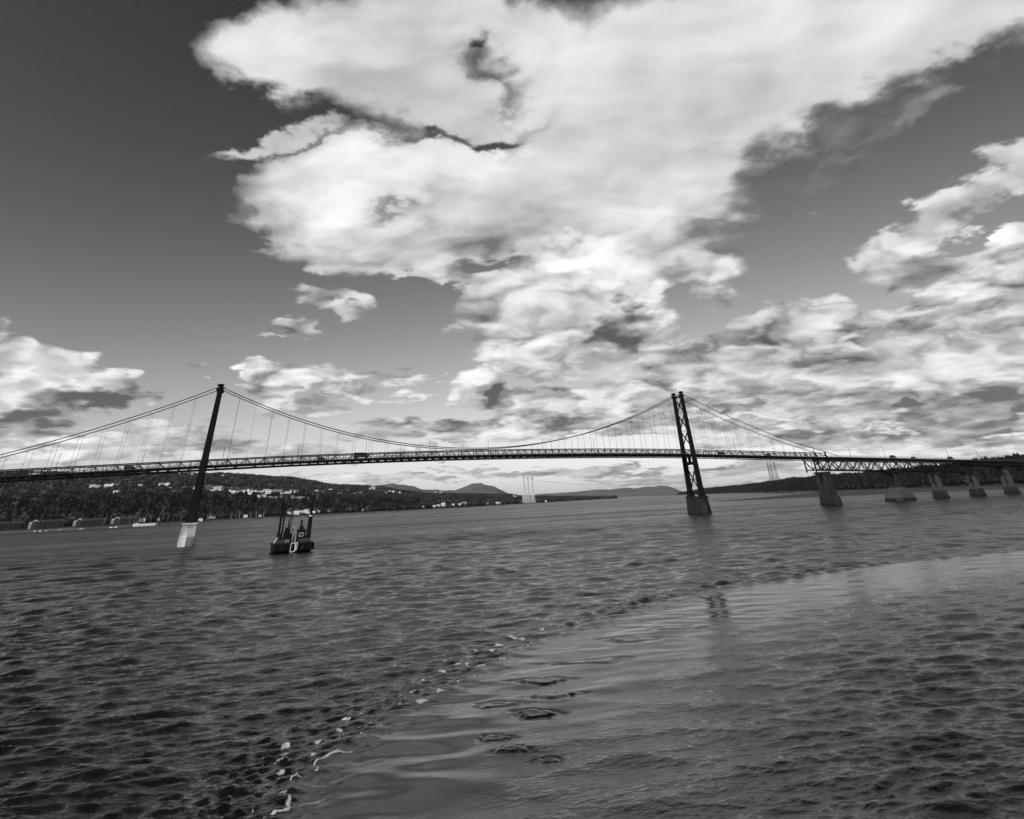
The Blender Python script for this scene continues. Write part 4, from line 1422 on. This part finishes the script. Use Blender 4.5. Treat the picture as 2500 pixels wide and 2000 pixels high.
vehicle(-58, 'van', 'dark van on the left side span nearest the left tower', -2.0)
vehicle(-108, 'car', 'dark car at the left edge of the picture on the bridge', -2.0)
vehicle(-101, 'car', 'pale car on the bridge behind the dark one at the left edge', 2.0, M_CARL)
vehicle(41, 'car', 'dark car on the main span, the one nearest the left tower', -2.0)
vehicle(64.3, 'truck', 'dark truck on the main span beside a lamp post', -2.0)
vehicle(329, 'van', 'dark van just right of the right tower', -2.0)
vehicle(372, 'car', 'dark car in the middle of the right side span', -2.0)
vehicle(500, 'van', 'dark van on the approach deck above the mound pier', -2.6)
vehicle(523, 'car', 'dark car on the approach deck right of the mound pier', -2.6)
vehicle(567, 'van', 'dark van at the right end of the approach deck', -2.6)


# ------------------------------------------------------------------ spud barge in the river
def barge():
    X0, Y0 = BARGE
    t = tag(empty('work_barge', (X0, Y0, 0)), 'black work barge with two tall spud legs moored in mid river', 'barge')
    y0, y1 = Y0 - 6.5, Y0 + 12                    # bow towards the camera
    hull = MB()
    # raked pontoon, sides slightly flared
    def ring(y, z, hx): return [(X0 - hx, y, z), (X0 + hx, y, z)]
    V = ring(y0 + 1.6, -1.2, 6.3) + ring(y0, .6, 6.7) + ring(y0 - .15, 2.75, 6.9) + ring(y1, 2.75, 6.9) + ring(y1, -1.2, 6.3)
    hull.add(V, [(0, 1, 3, 2), (2, 3, 5, 4), (4, 5, 7, 6), (6, 7, 9, 8), (8, 9, 1, 0), (0, 2, 4, 6, 8), (1, 9, 7, 5, 3)])
    hu = hull.build('hull', M_BLACK, t)
    r = MB()
    r.box(X0 - 7.0, X0 + 7.0, y0 - .28, y0 - .02, 2.45, 2.9)
    for s in (-1, 1): r.box(X0 + s * 6.98 - .14, X0 + s * 6.98 + .14, y0 - .1, y1, 2.4, 2.85)
    r.build('rubbing_strake', M_RUST, hu)
    for k, xx in enumerate((-6.2, -3.4, 3.6, 6.1)):
        f = MB()
        for a in range(12):
            a0, a1 = a * math.pi / 6, (a + 1) * math.pi / 6
            f.tube([(X0 + xx + .5 * math.cos(a0), y0 - .42, 1.5 + .5 * math.sin(a0)), (X0 + xx + .5 * math.cos(a1), y0 - .42, 1.5 + .5 * math.sin(a1))], .17, 5)
        f.build('tyre_fender', M_RUB, hu)
    # chains drooping across the bow
    for s in (-1, 1):
        pts = [(X0 + s * (5.6 - 4.6 * q), y0 - .5, 2.7 - 2.2 * math.sin(q * math.pi / 2)) for q in np.linspace(0, 1, 9)]
        MB().tube(pts, .05, 5).build('chain', M_RUST, t)
    # side sponson on the right
    MB().box(X0 + 6.95, X0 + 7.7, y0 + 1.2, y0 + 5.0, .6, 2.5).build('sponson', M_BLACK, t)
    for s, zt, zs in ((-1, 15.9, 7.2), (1, 16.7, 10.6)):
        xx = X0 + s * 5.35
        sp = MB().lathe((xx, Y0 - 3.2, -3), [(.42, 0), (.42, zt + 2.2), (.34, zt + 3)], 14).build('spud_leg', M_BLACK, t, False)
        g = MB()
        for q in ((-.75, -.75), (.75, -.75), (.75, .75), (-.75, .75)):
            g.bar((xx + q[0], Y0 - 3.2 + q[1], 2.7), (xx + q[0] * .8, Y0 - 3.2 + q[1] * .8, zs if s > 0 else 6.0), .2)
        g.box(xx - .85, xx + .85, Y0 - 4.05, Y0 - 2.35, 3.4, 3.8)
        g.build('spud_guide', M_RUST, t)
        if s > 0:
            MB().lathe((xx, Y0 - 3.2, 0), [(.62, 10.5), (.62, 10.85)], 12).build('white_band', M_WHITE, sp)
            MB().lathe((xx, Y0 - 3.2, 0), [(.66, 3.8), (.6, 10.45)], 12).build('sleeve', M_RUST, sp)
        else:
            MB().lathe((xx + 1.1, Y0 - 2.6, 0), [(.28, 2.7), (.28, 11.0)], 10).build('winch_mast', M_RUST, t)
            MB().bar((xx - 1.3, Y0 - 4.6, 3.0), (xx - .2, Y0 - 4.0, 4.6), .35).build('ramp_arm', M_OFFW, t)
    # deck house on the right with a pale framed window
    h = MB().box(X0 + 1.6, X0 + 4.3, Y0 - 2.5, Y0 + 3.5, 2.75, 6.4)
    h.box(X0 + 1.4, X0 + 4.5, Y0 - 2.7, Y0 + 3.7, 6.4, 6.6)
    hs_ = h.build('deck_house', M_RUST, t)
    w = MB()
    for a in ((1.95, 3.55, 4.55, 4.68), (1.95, 3.55, 5.45, 5.58), (1.95, 2.07, 4.68, 5.45), (3.43, 3.55, 4.68, 5.45)):
        w.box(X0 + a[0], X0 + a[1], Y0 - 2.58, Y0 - 2.5, a[2], a[3])
    w.build('window_frame', M_OFFW, hs_)
    MB().box(X0 + 2.07, X0 + 3.43, Y0 - 2.53, Y0 - 2.505, 4.68, 5.45).build('pane', M_GLASS, hs_)
    MB().lathe((X0 + 2.6, Y0, 6.6), [(.3, 0), (.3, 2.4), (.36, 2.4), (.36, 2.8)], 10).build('funnel', M_BLACK, t)
    MB().prism([(X0 + 1.9, 6.6), (X0 + 3.6, 6.6), (X0 + 3.4, 7.7), (X0 + 2.2, 7.7)], 'y', Y0 - 1.5, Y0 - .2).build('winch', M_RUST, t)
    # pale gantry behind
    g = MB()
    g.bar((X0 - 2.6, Y0 + 5, 8.9), (X0 + 1.9, Y0 + 5, 9.2), .28, .3)
    g.bar((X0 - 2.4, Y0 + 5, 2.75), (X0 - 2.3, Y0 + 5, 8.9), .2)
    g.bar((X0 + 1.5, Y0 + 5, 2.75), (X0 + 1.6, Y0 + 5, 9.2), .2)
    g.build('gantry', M_POLE, t)
    MB().box(X0 - .7, X0 + 1.3, Y0 + 5.3, Y0 + 8.0, 2.75, 7.8).build('rear_cabin', M_POLE, t)
    MB().box(X0 - .1, X0 + .35, Y0 + 5.27, Y0 + 5.3, 5.9, 7.0).build('door', M_GLASS, t)
    # crane: tracked house, lattice boom
    cx, cy = X0 - 1.9, Y0 - .5
    c = MB()
    for s in (-1, 1): c.box(cx + s * 1.3 - .35, cx + s * 1.3 + .35, cy - 2.2, cy + 2.2, 2.75, 3.6)
    c.build('crawler', M_RUB, t)
    c = MB().box(cx - 1.5, cx + 1.5, cy - 1.6, cy + 2.4, 3.7, 5.6)
    c.prism([(cx - 1.5, 5.6), (cx + .6, 5.6), (cx + .2, 7.4), (cx - 1.0, 7.4)], 'y', cy - 1.2, cy + 1.8)
    c.build('crane_house', M_RUST, t)
    q = MB()
    base, tip = Vector((cx + .1, cy - 1.4, 4.6)), Vector((cx + .75, cy - 2.2, 15.9))
    for a, b_ in ((-.5, -.5), (.5, -.5), (.5, .5), (-.5, .5)):
        q.bar(base + Vector((a * .9, b_ * .9, 0)), tip + Vector((a * .3, b_ * .3, 0)), .2)
    for k in range(9):
        u0, u1 = k / 9, (k + 1) / 9
        p0, p1 = base.lerp(tip, u0), base.lerp(tip, u1)
        w0, w1 = .45 * (1 - u0) + .11 * u0, .45 * (1 - u1) + .11 * u1
        q.bar(p0 + Vector((-w0, -w0, 0)), p1 + Vector((w1, -w1, 0)), .07)
        q.bar(p0 + Vector((w0, w0, 0)), p1 + Vector((-w1, w1, 0)), .07)
        q.bar(p0 + Vector((-w0, w0, 0)), p1 + Vector((-w1, -w1, 0)), .07)
    q.build('boom', M_RUST, t)
    MB().tube([(cx - .6, cy + 1.6, 7.4), tuple(tip)], .04, 4).build('boom_stay', M_CABLE, t)
    MB().tube([(cx - .2, cy + .2, 5.6), (cx - .2, cy + .2, 11.2)], [.22, .09], 8).build('mast', M_RUST, t)
    # white open frame on the bow, with a narrow ladder beside it
    fx, fy = X0 + .15, y0 - .75
    f = MB()
    P = [(-.95, .25), (-.85, 2.75), (.55, 2.95), (.65, .45)]
    for a, b_ in zip(P, P[1:] + P[:1]): f.bar((fx + a[0], fy, a[1]), (fx + b_[0], fy, b_[1]), .18, .18)
    f.build('bow_frame', M_WHITE, t)
    f = MB()
    P = [(.75, .7), (.85, 2.9), (1.35, 3.0), (1.3, .9)]
    for a, b_ in zip(P, P[1:] + P[:1]): f.bar((fx + a[0], fy, a[1]), (fx + b_[0], fy, b_[1]), .16, .16)
    for z in (1.4, 2.0): f.bar((fx + .78, fy, z), (fx + 1.33, fy, z), .12)
    f.build('bow_ladder', M_WHITE, t)
    f = MB()
    for k in range(4):
        f.bar((fx + .2 + (.12 if k % 2 else -.12), fy, 3.0 + k * .5), (fx + .2 + (-.12 if k % 2 else .12), fy, 3.5 + k * .5), .12)
    f.build('hoist_chain', M_OFFW, t)
    # rails and stanchions
    rl = MB()
    for xx in np.linspace(-6.6, 6.6, 12):
        if abs(xx) > 1.4: rl.bar((X0 + xx, y0 + .2, 2.75), (X0 + xx, y0 + .2, 3.85), .07)
    for a, b_ in ((-6.6, -1.6), (1.8, 6.6)):
        for z in (3.3, 3.85): rl.bar((X0 + a, y0 + .2, z), (X0 + b_, y0 + .2, z), .06)
    rl.build('hand_rail', M_POLE, t)
    for k, (xx, yy, sx, sz, m_) in enumerate(((-4.1, 1, .8, 1.6, M_RUST), (-3.2, -3, .5, 1.1, M_RUST), (4.9, 2, .7, 1.9, M_RUST), (5.9, 1, .5, 1.4, M_BLACK), (.3, -3.5, .4, 2.3, M_RUST))):
        MB().frustum((X0 + xx - sx, X0 + xx + sx, Y0 + yy - .6, Y0 + yy + .6, 2.75), (X0 + xx - sx * .8, X0 + xx + sx * .8, Y0 + yy - .5, Y0 + yy + .5, 2.75 + sz)).build('deck_locker', m_, t)


barge()


# ------------------------------------------------------------------ apartment blocks on the waterfront
def local(t_w):
    """World matrix -> function mapping local points to world points."""
    return lambda p: tuple(t_w @ Vector(p))


def apartment(az, d, L, H, z0, label):
    R = float(shore_range(az)) + d
    x, y = R * math.sin(az), R * math.cos(az)
    W = Z(x, y, 0, -az)
    t = tag(empty('apartment_block', (0, 0, 0)), label, 'building', 'apartment blocks along the waterfront')
    t.matrix_basis = W; WM[t.name] = W
    def put_(mb, name, m, par):
        o = bpy.data.objects.new(name, mesh_of(name, mb.V, mb.F, m))
        return link(o, par, W)
    h, D2_ = H - 4.5, 9.0
    put_(MB().box(-L / 2, L / 2, -D2_, D2_, -1, h), 'wall', M_BRICK, t)
    rf = put_(MB().frustum((-L / 2 - .5, L / 2 + .5, -D2_ - .5, D2_ + .5, h), (-L / 2 + 4, L / 2 - 4, -3, 3, h + 3.6)), 'roof', M_ROOF, t)
    for k in range(7):
        xx = -L / 2 + 14 + k * (L - 20) / 7
        put_(MB().prism([(xx - 1.1, h + .5), (xx + 1.1, h + .5), (xx + 1.1, h + 1.9), (xx, h + 2.6), (xx - 1.1, h + 1.9)], 'y', -D2_ + .6, -D2_ + 3.5), 'dormer', M_BRICK_L, rf)
    # white end tower with its bays, and a white gable
    put_(MB().box(-L / 2 - .6, -L / 2 + 4.6, -D2_ - 1.2, 2, -1, h + .3), 'end_bay', M_OFFW, t)
    for fl in range(5):
        put_(MB().box(-L / 2 + .5, -L / 2 + 3.6, -D2_ - 1.23, -D2_ - 1.2, .8 + fl * (h - 2) / 5, 2.6 + fl * (h - 2) / 5), 'window', M_GLASS, t)
    gx = -L / 2 + 10.5
    put_(MB().box(gx - 4.6, gx + 4.6, -D2_ - 1.0, -D2_, -1, h + .2), 'gable_wall', M_BRICK_L, t)
    g = MB()
    g.prism([(gx - 5.4, h - .1), (gx - 5.4, h + .9), (gx, h + 4.6), (gx, h + 3.3)], 'y', -D2_ - 1.5, -D2_)
    g.prism([(gx + 5.4, h + .9), (gx + 5.4, h - .1), (gx, h + 3.3), (gx, h + 4.6)], 'y', -D2_ - 1.5, -D2_)
    put_(g, 'gable', M_WHITE, t)
    # projecting bays with balconies
    n = 6
    for k in range(n):
        xx = gx + 8 + k * (L / 2 - gx - 11) / (n - 1)
        put_(MB().box(xx - 1.9, xx + 1.9, -D2_ - 1.0, -D2_, -1, h - .3), 'bay', M_BRICK_L, t)
        for fl in range(5):
            put_(MB().box(xx - 1.3, xx + 1.3, -D2_ - 1.03, -D2_ - 1.0, .9 + fl * (h - 2) / 5, 2.7 + fl * (h - 2) / 5), 'window', M_GLASS, t)
    put_(MB().box(gx + 5, L / 2, -D2_ - .25, -D2_, h - 1.1, h - .5), 'cornice', M_BRICK_L, t)
    return t


for az, L, H, nm in ((-0.2444, 64, 23.0, 'dark brick apartment block cut by the left edge of the picture'),
                     (-0.2063, 70, 23.0, 'apartment block with white gable, second from the left on the shore'),
                     (-0.1631, 68, 21.5, 'apartment block with white gable, third from the left on the shore'),
                     (-0.1263, 60, 21.5, 'apartment block with white gable, rightmost, behind the white vessel')):
    apartment(az, 62, L, H, 3, nm)


# ------------------------------------------------------------------ houses
def house_proto(w, dp, h, rise, m_wall, m_roof):
    t = empty('house', (0, 0, 0))
    MB().box(-w / 2, w / 2, -dp / 2, dp / 2, -2.5, h).build('wall', m_wall, t)
    b = MB()
    b.prism([(-dp / 2 - .5, h), (dp / 2 + .5, h), (0, h + rise)], 'x', -w / 2 - .4, w / 2 + .4)
    b.build('roof', m_roof, t)
    for xx in (-w * .3, w * .28):
        MB().box(xx - .7, xx + .7, -dp / 2 - .04, -dp / 2, 1.0, 2.4).build('window', M_GLASS, t)
    MB().box(-.5, .5, -dp / 2 - .05, -dp / 2, 0, 2.1).build('door', M_DARKP, t)
    return t


PROTOS = [house_proto(11, 8, 5.6, 2.8, M_WHITE, M_ROOF), house_proto(13, 8, 5.0, 2.6, M_WHITE, M_ROOF_L), house_proto(9, 9, 6.4, 3.2, M_OFFW, M_ROOF)]
used = [False] * 3
HOUSE_SPOTS = []


def place_house(az, d, s, label, group):
    k = rnd.choice((0, 0, 1, 1, 2))
    x, y, z = (float(v) for v in hill_xyz(np.array(az), np.array(float(d))))
    W = Z(x, y, z, -az + rnd.uniform(-.5, .5)) @ Matrix.Scale(s * rnd.uniform(1.15, 1.4), 4)
    if not used[k]:
        used[k] = True
        o = PROTOS[k]
        old = WM[o.name].copy()
        o.matrix_basis = W
        for ch in COL.objects:
            if ch.parent == o: WM[ch.name] = W @ WM[ch.name]
        WM[o.name] = W
    else:
        o = copy_tree(PROTOS[k], W)
    HOUSE_SPOTS.append((az, d, 11 * s))
    return tag(o, label, 'house', group)


def cluster_of(az, d, shore):
    if shore:
        if az < 0.04: return '%s small pale house from the left on the shore near the left tower'
        if az < 0.2: return '%s small white house from the left on the shore behind the barge'
        return '%s white house from the left at the water below the grey mountain'
    if d > 1900 and az < 0: return '%s white house from the left high on the ridge at far left'
    if az < -0.08: return '%s pale house from the left among trees left of the left tower'
    if az < 0.065 and d < 760: return '%s white house from the left in the row by the pale field'
    if az < 0.165: return '%s white house from the left in the woods right of the pale field'
    return '%s white house from the left on the slope below the grey mountain'


spots = {}
for shore, tab in ((False, HOUSES), (True, WATERFRONT)):
    for h_ in tab: spots.setdefault(cluster_of(h_[0], h_[1], shore), []).append(h_)
spots['%s white house from the left near the tip of the long low point'] = list(POINT_HOUSES)
for lb, tab in spots.items():
    for i, (az, d, s) in enumerate(sorted(tab)):
        place_house(az, d, s * (.72 if 'shore' in lb or 'water' in lb else 1), lb % ORD[i], 'houses: ' + lb.split(' from the left ')[1])


def church(az, d):
    x, y, z = (float(v) for v in hill_xyz(np.array(az), np.array(float(d))))
    W = Z(x, y, z - 1, -az)
    t = tag(empty('church', (0, 0, 0)), 'white church with a pointed steeple left of the tall pylons', 'church')
    t.matrix_basis = W; WM[t.name] = W
    def put_(mb, name, m, par=None):
        return link(bpy.data.objects.new(name, mesh_of(name, mb.V, mb.F, m)), par or t, W)
    put_(MB().box(-1, 19, -6, 6, 0, 8), 'nave', M_WHITE)
    put_(MB().prism([(-6.6, 8), (6.6, 8), (0, 14)], 'x', -1, 19.4), 'roof', M_ROOF_L)
    tw = put_(MB().box(-6, -1, -3, 3, 0, 17), 'tower', M_WHITE)
    put_(MB().frustum((-5.7, -1.3, -2.7, 2.7, 17), (-3.6, -3.4, -.1, .1, 32)), 'steeple', M_ROOF_L, tw)
    put_(MB().box(-4.4, -2.6, -3.05, -3, 11, 14), 'window', M_GLASS, tw)
    HOUSE_SPOTS.append((az, d, 34))


church(0.3715, 1146)


# ------------------------------------------------------------------ river-crossing pylons and their lines
M_PYL = mat('white_lattice', 0.75, 0.5, 0.1, 0.2)


def pylon(x, y, z, h, ang, label, group, m):
    W = Z(x, y, z, ang)
    t = tag(empty('pylon', (0, 0, 0)), label, 'pylon', group)
    t.matrix_basis = W; WM[t.name] = W
    def put_(mb, name, mm=m, par=None):
        return link(bpy.data.objects.new(name, mesh_of(name, mb.V, mb.F, mm)), par or t, W)
    wb, wt, r = h * .070, h * .026, h * .012
    lev = [0, .16, .31, .45, .58, .70, .81, .91, 1.0]
    hw = lambda u: wb * (1 - u) + wt * u
    for a, b_ in ((-1, -1), (1, -1), (1, 1), (-1, 1)):
        put_(MB().bar((a * wb, b_ * wb, -4), (a * wt, b_ * wt, h), r, r), 'leg')
    b = MB()
    for u0, u1 in zip(lev[:-1], lev[1:]):
        p, q = hw(u0), hw(u1)
        for (a0, b0), (a1, b1) in (((-1, -1), (1, -1)), ((1, -1), (1, 1)), ((1, 1), (-1, 1)), ((-1, 1), (-1, -1))):
            b.bar((a0 * p, b0 * p, u0 * h), (a1 * q, b1 * q, u1 * h), r * .5)
            b.bar((a1 * p, b1 * p, u0 * h), (a0 * q, b0 * q, u1 * h), r * .5)
            b.bar((a0 * q, b0 * q, u1 * h), (a1 * q, b1 * q, u1 * h), r * .5)
    put_(b, 'lattice')
    b = MB()
    b.bar((-h * .055, 0, h * .985), (h * .055, 0, h * .985), r * 1.6, r * 1.6)
    for a in (-1, 1): b.bar((a * h * .05, 0, h * .985), (a * h * .03, 0, h * 1.045), r)
    put_(b, 'cross_arm', M_DARKP)
    return Vector((x, y, z + h * .98))


lp, rp = [], []
for k, (az, R, h) in enumerate(((0.3860, 4096, 128), (0.3918, 4184, 125), (0.3981, 4280, 125))):
    lp.append(pylon(R * math.sin(az), R * math.cos(az), float(hill_z(np.array(az), np.array(40.0))) - 2, h, .6 - .4, ('leftmost', 'middle', 'rightmost')[k] + ' of the three tall white pylons on the far left shore', 'pylons on the left shore', M_PYL))
for k, (az, h) in enumerate(((0.7246, 101), (0.7282, 99), (0.7328, 103))):
    R = 4600
    zz = float(isl_z(np.array(az), np.array(R - float(isl_front(np.array(az))))))
    rp.append(pylon(R * math.sin(az), R * math.cos(az), 46 - 3, h, .5, ('leftmost', 'middle', 'rightmost')[k] + ' of the three grey pylons on the wooded island', 'pylons on the island', mat('grey_lattice', .2, .6, .2, .3)))
for k in range(3):
    a, b_ = lp[k] - Vector((0, 0, 6)), rp[k] - Vector((0, 0, 6))
    pts = []
    for q in np.linspace(0, 1, 30):
        p = a.lerp(b_, q)
        p.z -= 4 * 62 * q * (1 - q)
        pts.append(tuple(p))
    tag(MB().tube(pts, .16, 4).build('power_line', M_CABLE), ('leftmost', 'middle', 'rightmost')[k] + ' power line slung over the channel between the pylon groups', 'power line', 'power lines between the pylons')


# ------------------------------------------------------------------ long white vessel at the quay, quay lamps, small boats
def vessel():
    a0, a1, R = -0.1176, -0.0884, 1990.0
    am = (a0 + a1) / 2
    x, y = R * math.sin(am), R * math.cos(am)
    W = Z(x, y, 0, -am)
    t = tag(empty('moored_vessel', (0, 0, 0)), 'long low white vessel moored at the quay left of the pale pier', 'vessel')
    t.matrix_basis = W; WM[t.name] = W
    L = 29.0
    def put_(mb, name, m, par=None):
        return link(bpy.data.objects.new(name, mesh_of(name, mb.V, mb.F, m)), par or t, W)
    V = []
    for z, l0, l1, hw in ((-1, -L + 3, L - 3.5, 3.6), (5.0, -L, L, 4.4)):
        V += [(l0, -hw * .55, z), (l0 + 4, -hw, z), (l1 - 6, -hw, z), (l1, 0, z), (l1 - 6, hw, z), (l0 + 4, hw, z), (l0, hw * .55, z)]
    n = 7
    put_(MB().add(V, [tuple(range(n - 1, -1, -1)), tuple(range(n, 2 * n))] + [(i, (i + 1) % n, n + (i + 1) % n, n + i) for i in range(n)]), 'hull', M_WHITE)
    put_(MB().box(-L + 4, -L + 13, -2.8, 2.8, 5.0, 6.6), 'deck_house', M_OFFW)
    put_(MB().tube([(-L + 9, 0, 6.6), (-L + 9, 0, 11)], .15, 5), 'mast', M_OFFW)
    put_(MB().box(L, L + 2.5, -1.6, 1.6, -1, 4.2), 'mooring_dolphin', M_RUST)


vessel()


def curved_lamp(az, d, h, hand, label):
    x, y, z = (float(v) for v in hill_xyz(np.array(az), np.array(float(d))))
    W = Z(x, y, z - .2, -az)
    t = tag(empty('curved_lamp', (0, 0, 0)), label, 'lamp', 'tall curved lamps along the quay')
    t.matrix_basis = W; WM[t.name] = W
    pts = [(0, 0, 0), (0, 0, h * .72)] + [(hand * (h * .16 - h * .16 * math.cos(q)), 0, h * .72 + h * .28 * math.sin(q)) for q in np.linspace(.3, 2.6, 8)]
    link(bpy.data.objects.new('mast', mesh_of('mast', *(lambda m: (m.V, m.F))(MB().tube(pts, [.32] + [.22] * (len(pts) - 1), 6)), M_POLE)), t, W)
    e = pts[-1]
    link(bpy.data.objects.new('lantern', mesh_of('lantern', *(lambda m: (m.V, m.F))(MB().box(e[0] - .6, e[0] + .6, -.4, .4, e[2] - .7, e[2])), M_OFFW)), t, W)


QL = [(-0.1490, 1), (-0.1425, 1), (-0.1330, 1), (-0.1215, -1), (-0.1165, 1), (-0.1050, 1), (-0.0985, -1), (-0.0895, 1), (-0.0800, -1), (-0.0740, 1), (-0.0645, 1)]
for i, (az, hand) in enumerate(QL):
    curved_lamp(az, 26, 17 + 3 * ((i * 5) % 3), hand, '%s tall curved lamp on the quay counting from the left' % ORD[i])
for i, az in enumerate((-0.0345, -0.0315, -0.0060, 0.0040, 0.0180, 0.0245, 0.0335)):
    x, y, z = (float(v) for v in hill_xyz(np.array(az), np.array(30.0)))
    h = (15, 20, 13, 14, 12, 13, 13)[i]
    tag(MB().tube([(x, y, z - .3), (x, y, z + h * .6), (x + .4, y, z + h)], [.4, .3, .16], 6).build('shore_mast', M_OFFW), '%s straight pale mast on the shore right of the left tower' % ORD[i], 'mast', 'pale masts on the shore')


def small_boat(az, off, L, label):
    R = float(shore_range(az)) - off
    W = Z(R * math.sin(az), R * math.cos(az), 0, -az + rnd.uniform(-.6, .6))
    t = tag(empty('small_boat', (0, 0, 0)), label, 'boat', 'small boats along the shore')
    t.matrix_basis = W; WM[t.name] = W
    V = []
    for z, k in ((-.4, .8), (1.2, 1.0)):
        V += [(-L * k, -1.4 * k, z), (L * .5 * k, -1.5 * k, z), (L * k, 0, z), (L * .5 * k, 1.5 * k, z), (-L * k, 1.4 * k, z)]
    n = 5
    link(bpy.data.objects.new('hull', mesh_of('hull', V, [tuple(range(n - 1, -1, -1)), tuple(range(n, 2 * n))] + [(i, (i + 1) % n, n + (i + 1) % n, n + i) for i in range(n)], M_WHITE)), t, W)
    c = MB().frustum((-L * .4, L * .35, -1, 1, 1.2), (-L * .35, L * .15, -.8, .8, 2.6))
    link(bpy.data.objects.new('cabin', mesh_of('cabin', c.V, c.F, M_OFFW)), t, W)


for i, (az, L) in enumerate(((-0.2155, 3), (-0.2105, 3), (-0.2045, 3), (-0.1905, 7), (-0.1700, 8), (-0.1395, 5), (-0.1345, 5))):
    small_boat(az, 14, L, '%s small white boat at the shore counting from the left' % ORD[i])


# ------------------------------------------------------------------ trees
def hill_woods():
    n = 56000
    az = np.where(np.arange(n) < 4500, rng.uniform(-1.1, -0.355, n), rng.uniform(-0.355, 0.515, n))
    d = np.where(rng.random(n) < .55, rng.uniform(70, 900, n), rng.uniform(900, 2560, n))
    keep = np.ones(n, bool)
    for a0, a1, d0, d1, v in MEADOWS: keep &= ~((az > a0) & (az < a1) & (d > d0 - 110 * (rng.random(n) < .93)) & (d < d1) & (rng.random(n) < .98))
    R = shore_range(az) + d
    for a, dd, w in HOUSE_SPOTS: keep &= ~((np.abs(az - a) * R < w * 1.0) & (d > dd - 110) & (d < dd + 9))
    for a in (-0.2444, -0.2063, -0.1631, -0.1263): keep &= ~((np.abs(az - a) * R < 42) & (d < 95))
    keep &= ~((d < 95) & (az < 0.05) & (rng.random(n) < .8))
    az, d = az[keep], d[keep]
    x, y, z = hill_xyz(az, d)
    m = len(az)
    clump = 0.5 + 0.5 * np.sin(az * 190 + d * .012) * np.sin(d * .021 - az * 77)
    scarp = np.exp(-((d - 260) / 190) ** 2) * (az < .24)
    tone = (0.008 + 0.07 * rng.random(m) ** 3 + 0.035 * clump ** 2) * (1 - .55 * scarp)
    rad = rng.uniform(4.2, 7.6, m)
    hgt = rng.uniform(8.5, 15, m) * np.where(d > 2300, .8, 1)
    woods('hillside_woods', 'dark mixed woods covering the hillside behind the left shore', np.stack([x, y, z], -1), rad, hgt, tone)


def island_woods():
    n = 11000
    az = np.where(np.arange(n) < 2500, rng.uniform(1.07, 1.9, n), rng.uniform(0.60, 1.07, n))
    d = rng.uniform(0, 560, n)
    R = isl_front(az) + d
    z = isl_z(az, d)
    m = n
    woods('island_woods', 'dark woods covering the island on the right', np.stack([R * np.sin(az), R * np.cos(az), z], -1), rng.uniform(4.5, 8, m), rng.uniform(9, 14, m), 0.010 + 0.016 * rng.random(m) ** 2)


hill_woods()
island_woods()


def tree(az, d, h, label):
    """A shore tree with trunk and a crown of leaf clumps."""
    x, y, z = (float(v) for v in hill_xyz(np.array(az), np.array(float(d))))
    t = tag(empty('tree', (x, y, z)), label, 'tree', 'trees standing free along the shore')
    MB().tube([(x, y, z - .4), (x + .1, y, z + h * .35), (x, y + .2, z + h * .7)], [.45, .32, .15], 6).build('trunk', mat('bark', .05, .95, .3, .6), t)
    V0, F0 = ico()
    b = MB()
    for k in range(16):
        q = rnd.random() * 6.283
        rr = h * .24 * math.sqrt(rnd.random())
        c = np.array((x + rr * math.cos(q), y + rr * math.sin(q), z + h * (.36 + .56 * rnd.random())))
        s = h * rnd.uniform(.09, .17)
        jit = 1 + rng.normal(0, .18, (12, 1))
        b.add((V0 * jit * s + c).tolist(), F0.tolist())
    b.build('crown', mat('shore_leaves', .03, .9, .5, .5, spec=.1), t)


TA = [-0.2300, -0.2270, -0.1850, -0.1475, -0.0960, -0.0690, -0.0270, -0.0215, -0.0165, -0.0110, 0.0015, 0.0080, 0.0155, 0.0215, 0.0290, 0.0365, 0.0420, 0.0480, 0.0550]
for zone, lb in (([a for a in TA if a < -.09], '%s leafy tree from the left between the apartment blocks'), ([a for a in TA if -.09 < a < -.03], '%s leafy tree from the left on the shore just left of the left tower'),
                 ([a for a in TA if a > -.03], '%s leafy tree from the left on the shore between tower and barge')):
    for i, az in enumerate(zone): tree(az, rnd.uniform(38, 90), rnd.uniform(10, 16), lb % ORD[i])


# ------------------------------------------------------------------ haze over the whole place
def haze():
    o = MB().box(-30500, 30500, -30500, 30500, -5, 640).build('haze', None)
    m = bpy.data.materials.new('thin_haze')
    m.use_nodes = True
    t = m.node_tree
    t.nodes.clear()
    v = t.nodes.new('ShaderNodeVolumePrincipled')
    v.inputs['Color'].default_value = (0.92, 0.92, 0.92, 1)
    v.inputs['Density'].default_value = HAZE
    v.inputs['Anisotropy'].default_value = 0.2
    out = t.nodes.new('ShaderNodeOutputMaterial')
    t.links.new(v.outputs[0], out.inputs['Volume'])
    o.data.materials.append(m)
    o['kind'] = 'stuff'
    o['label'] = 'thin pale haze over the river and hills'
    return o


HAZE = 9.0e-6
haze()
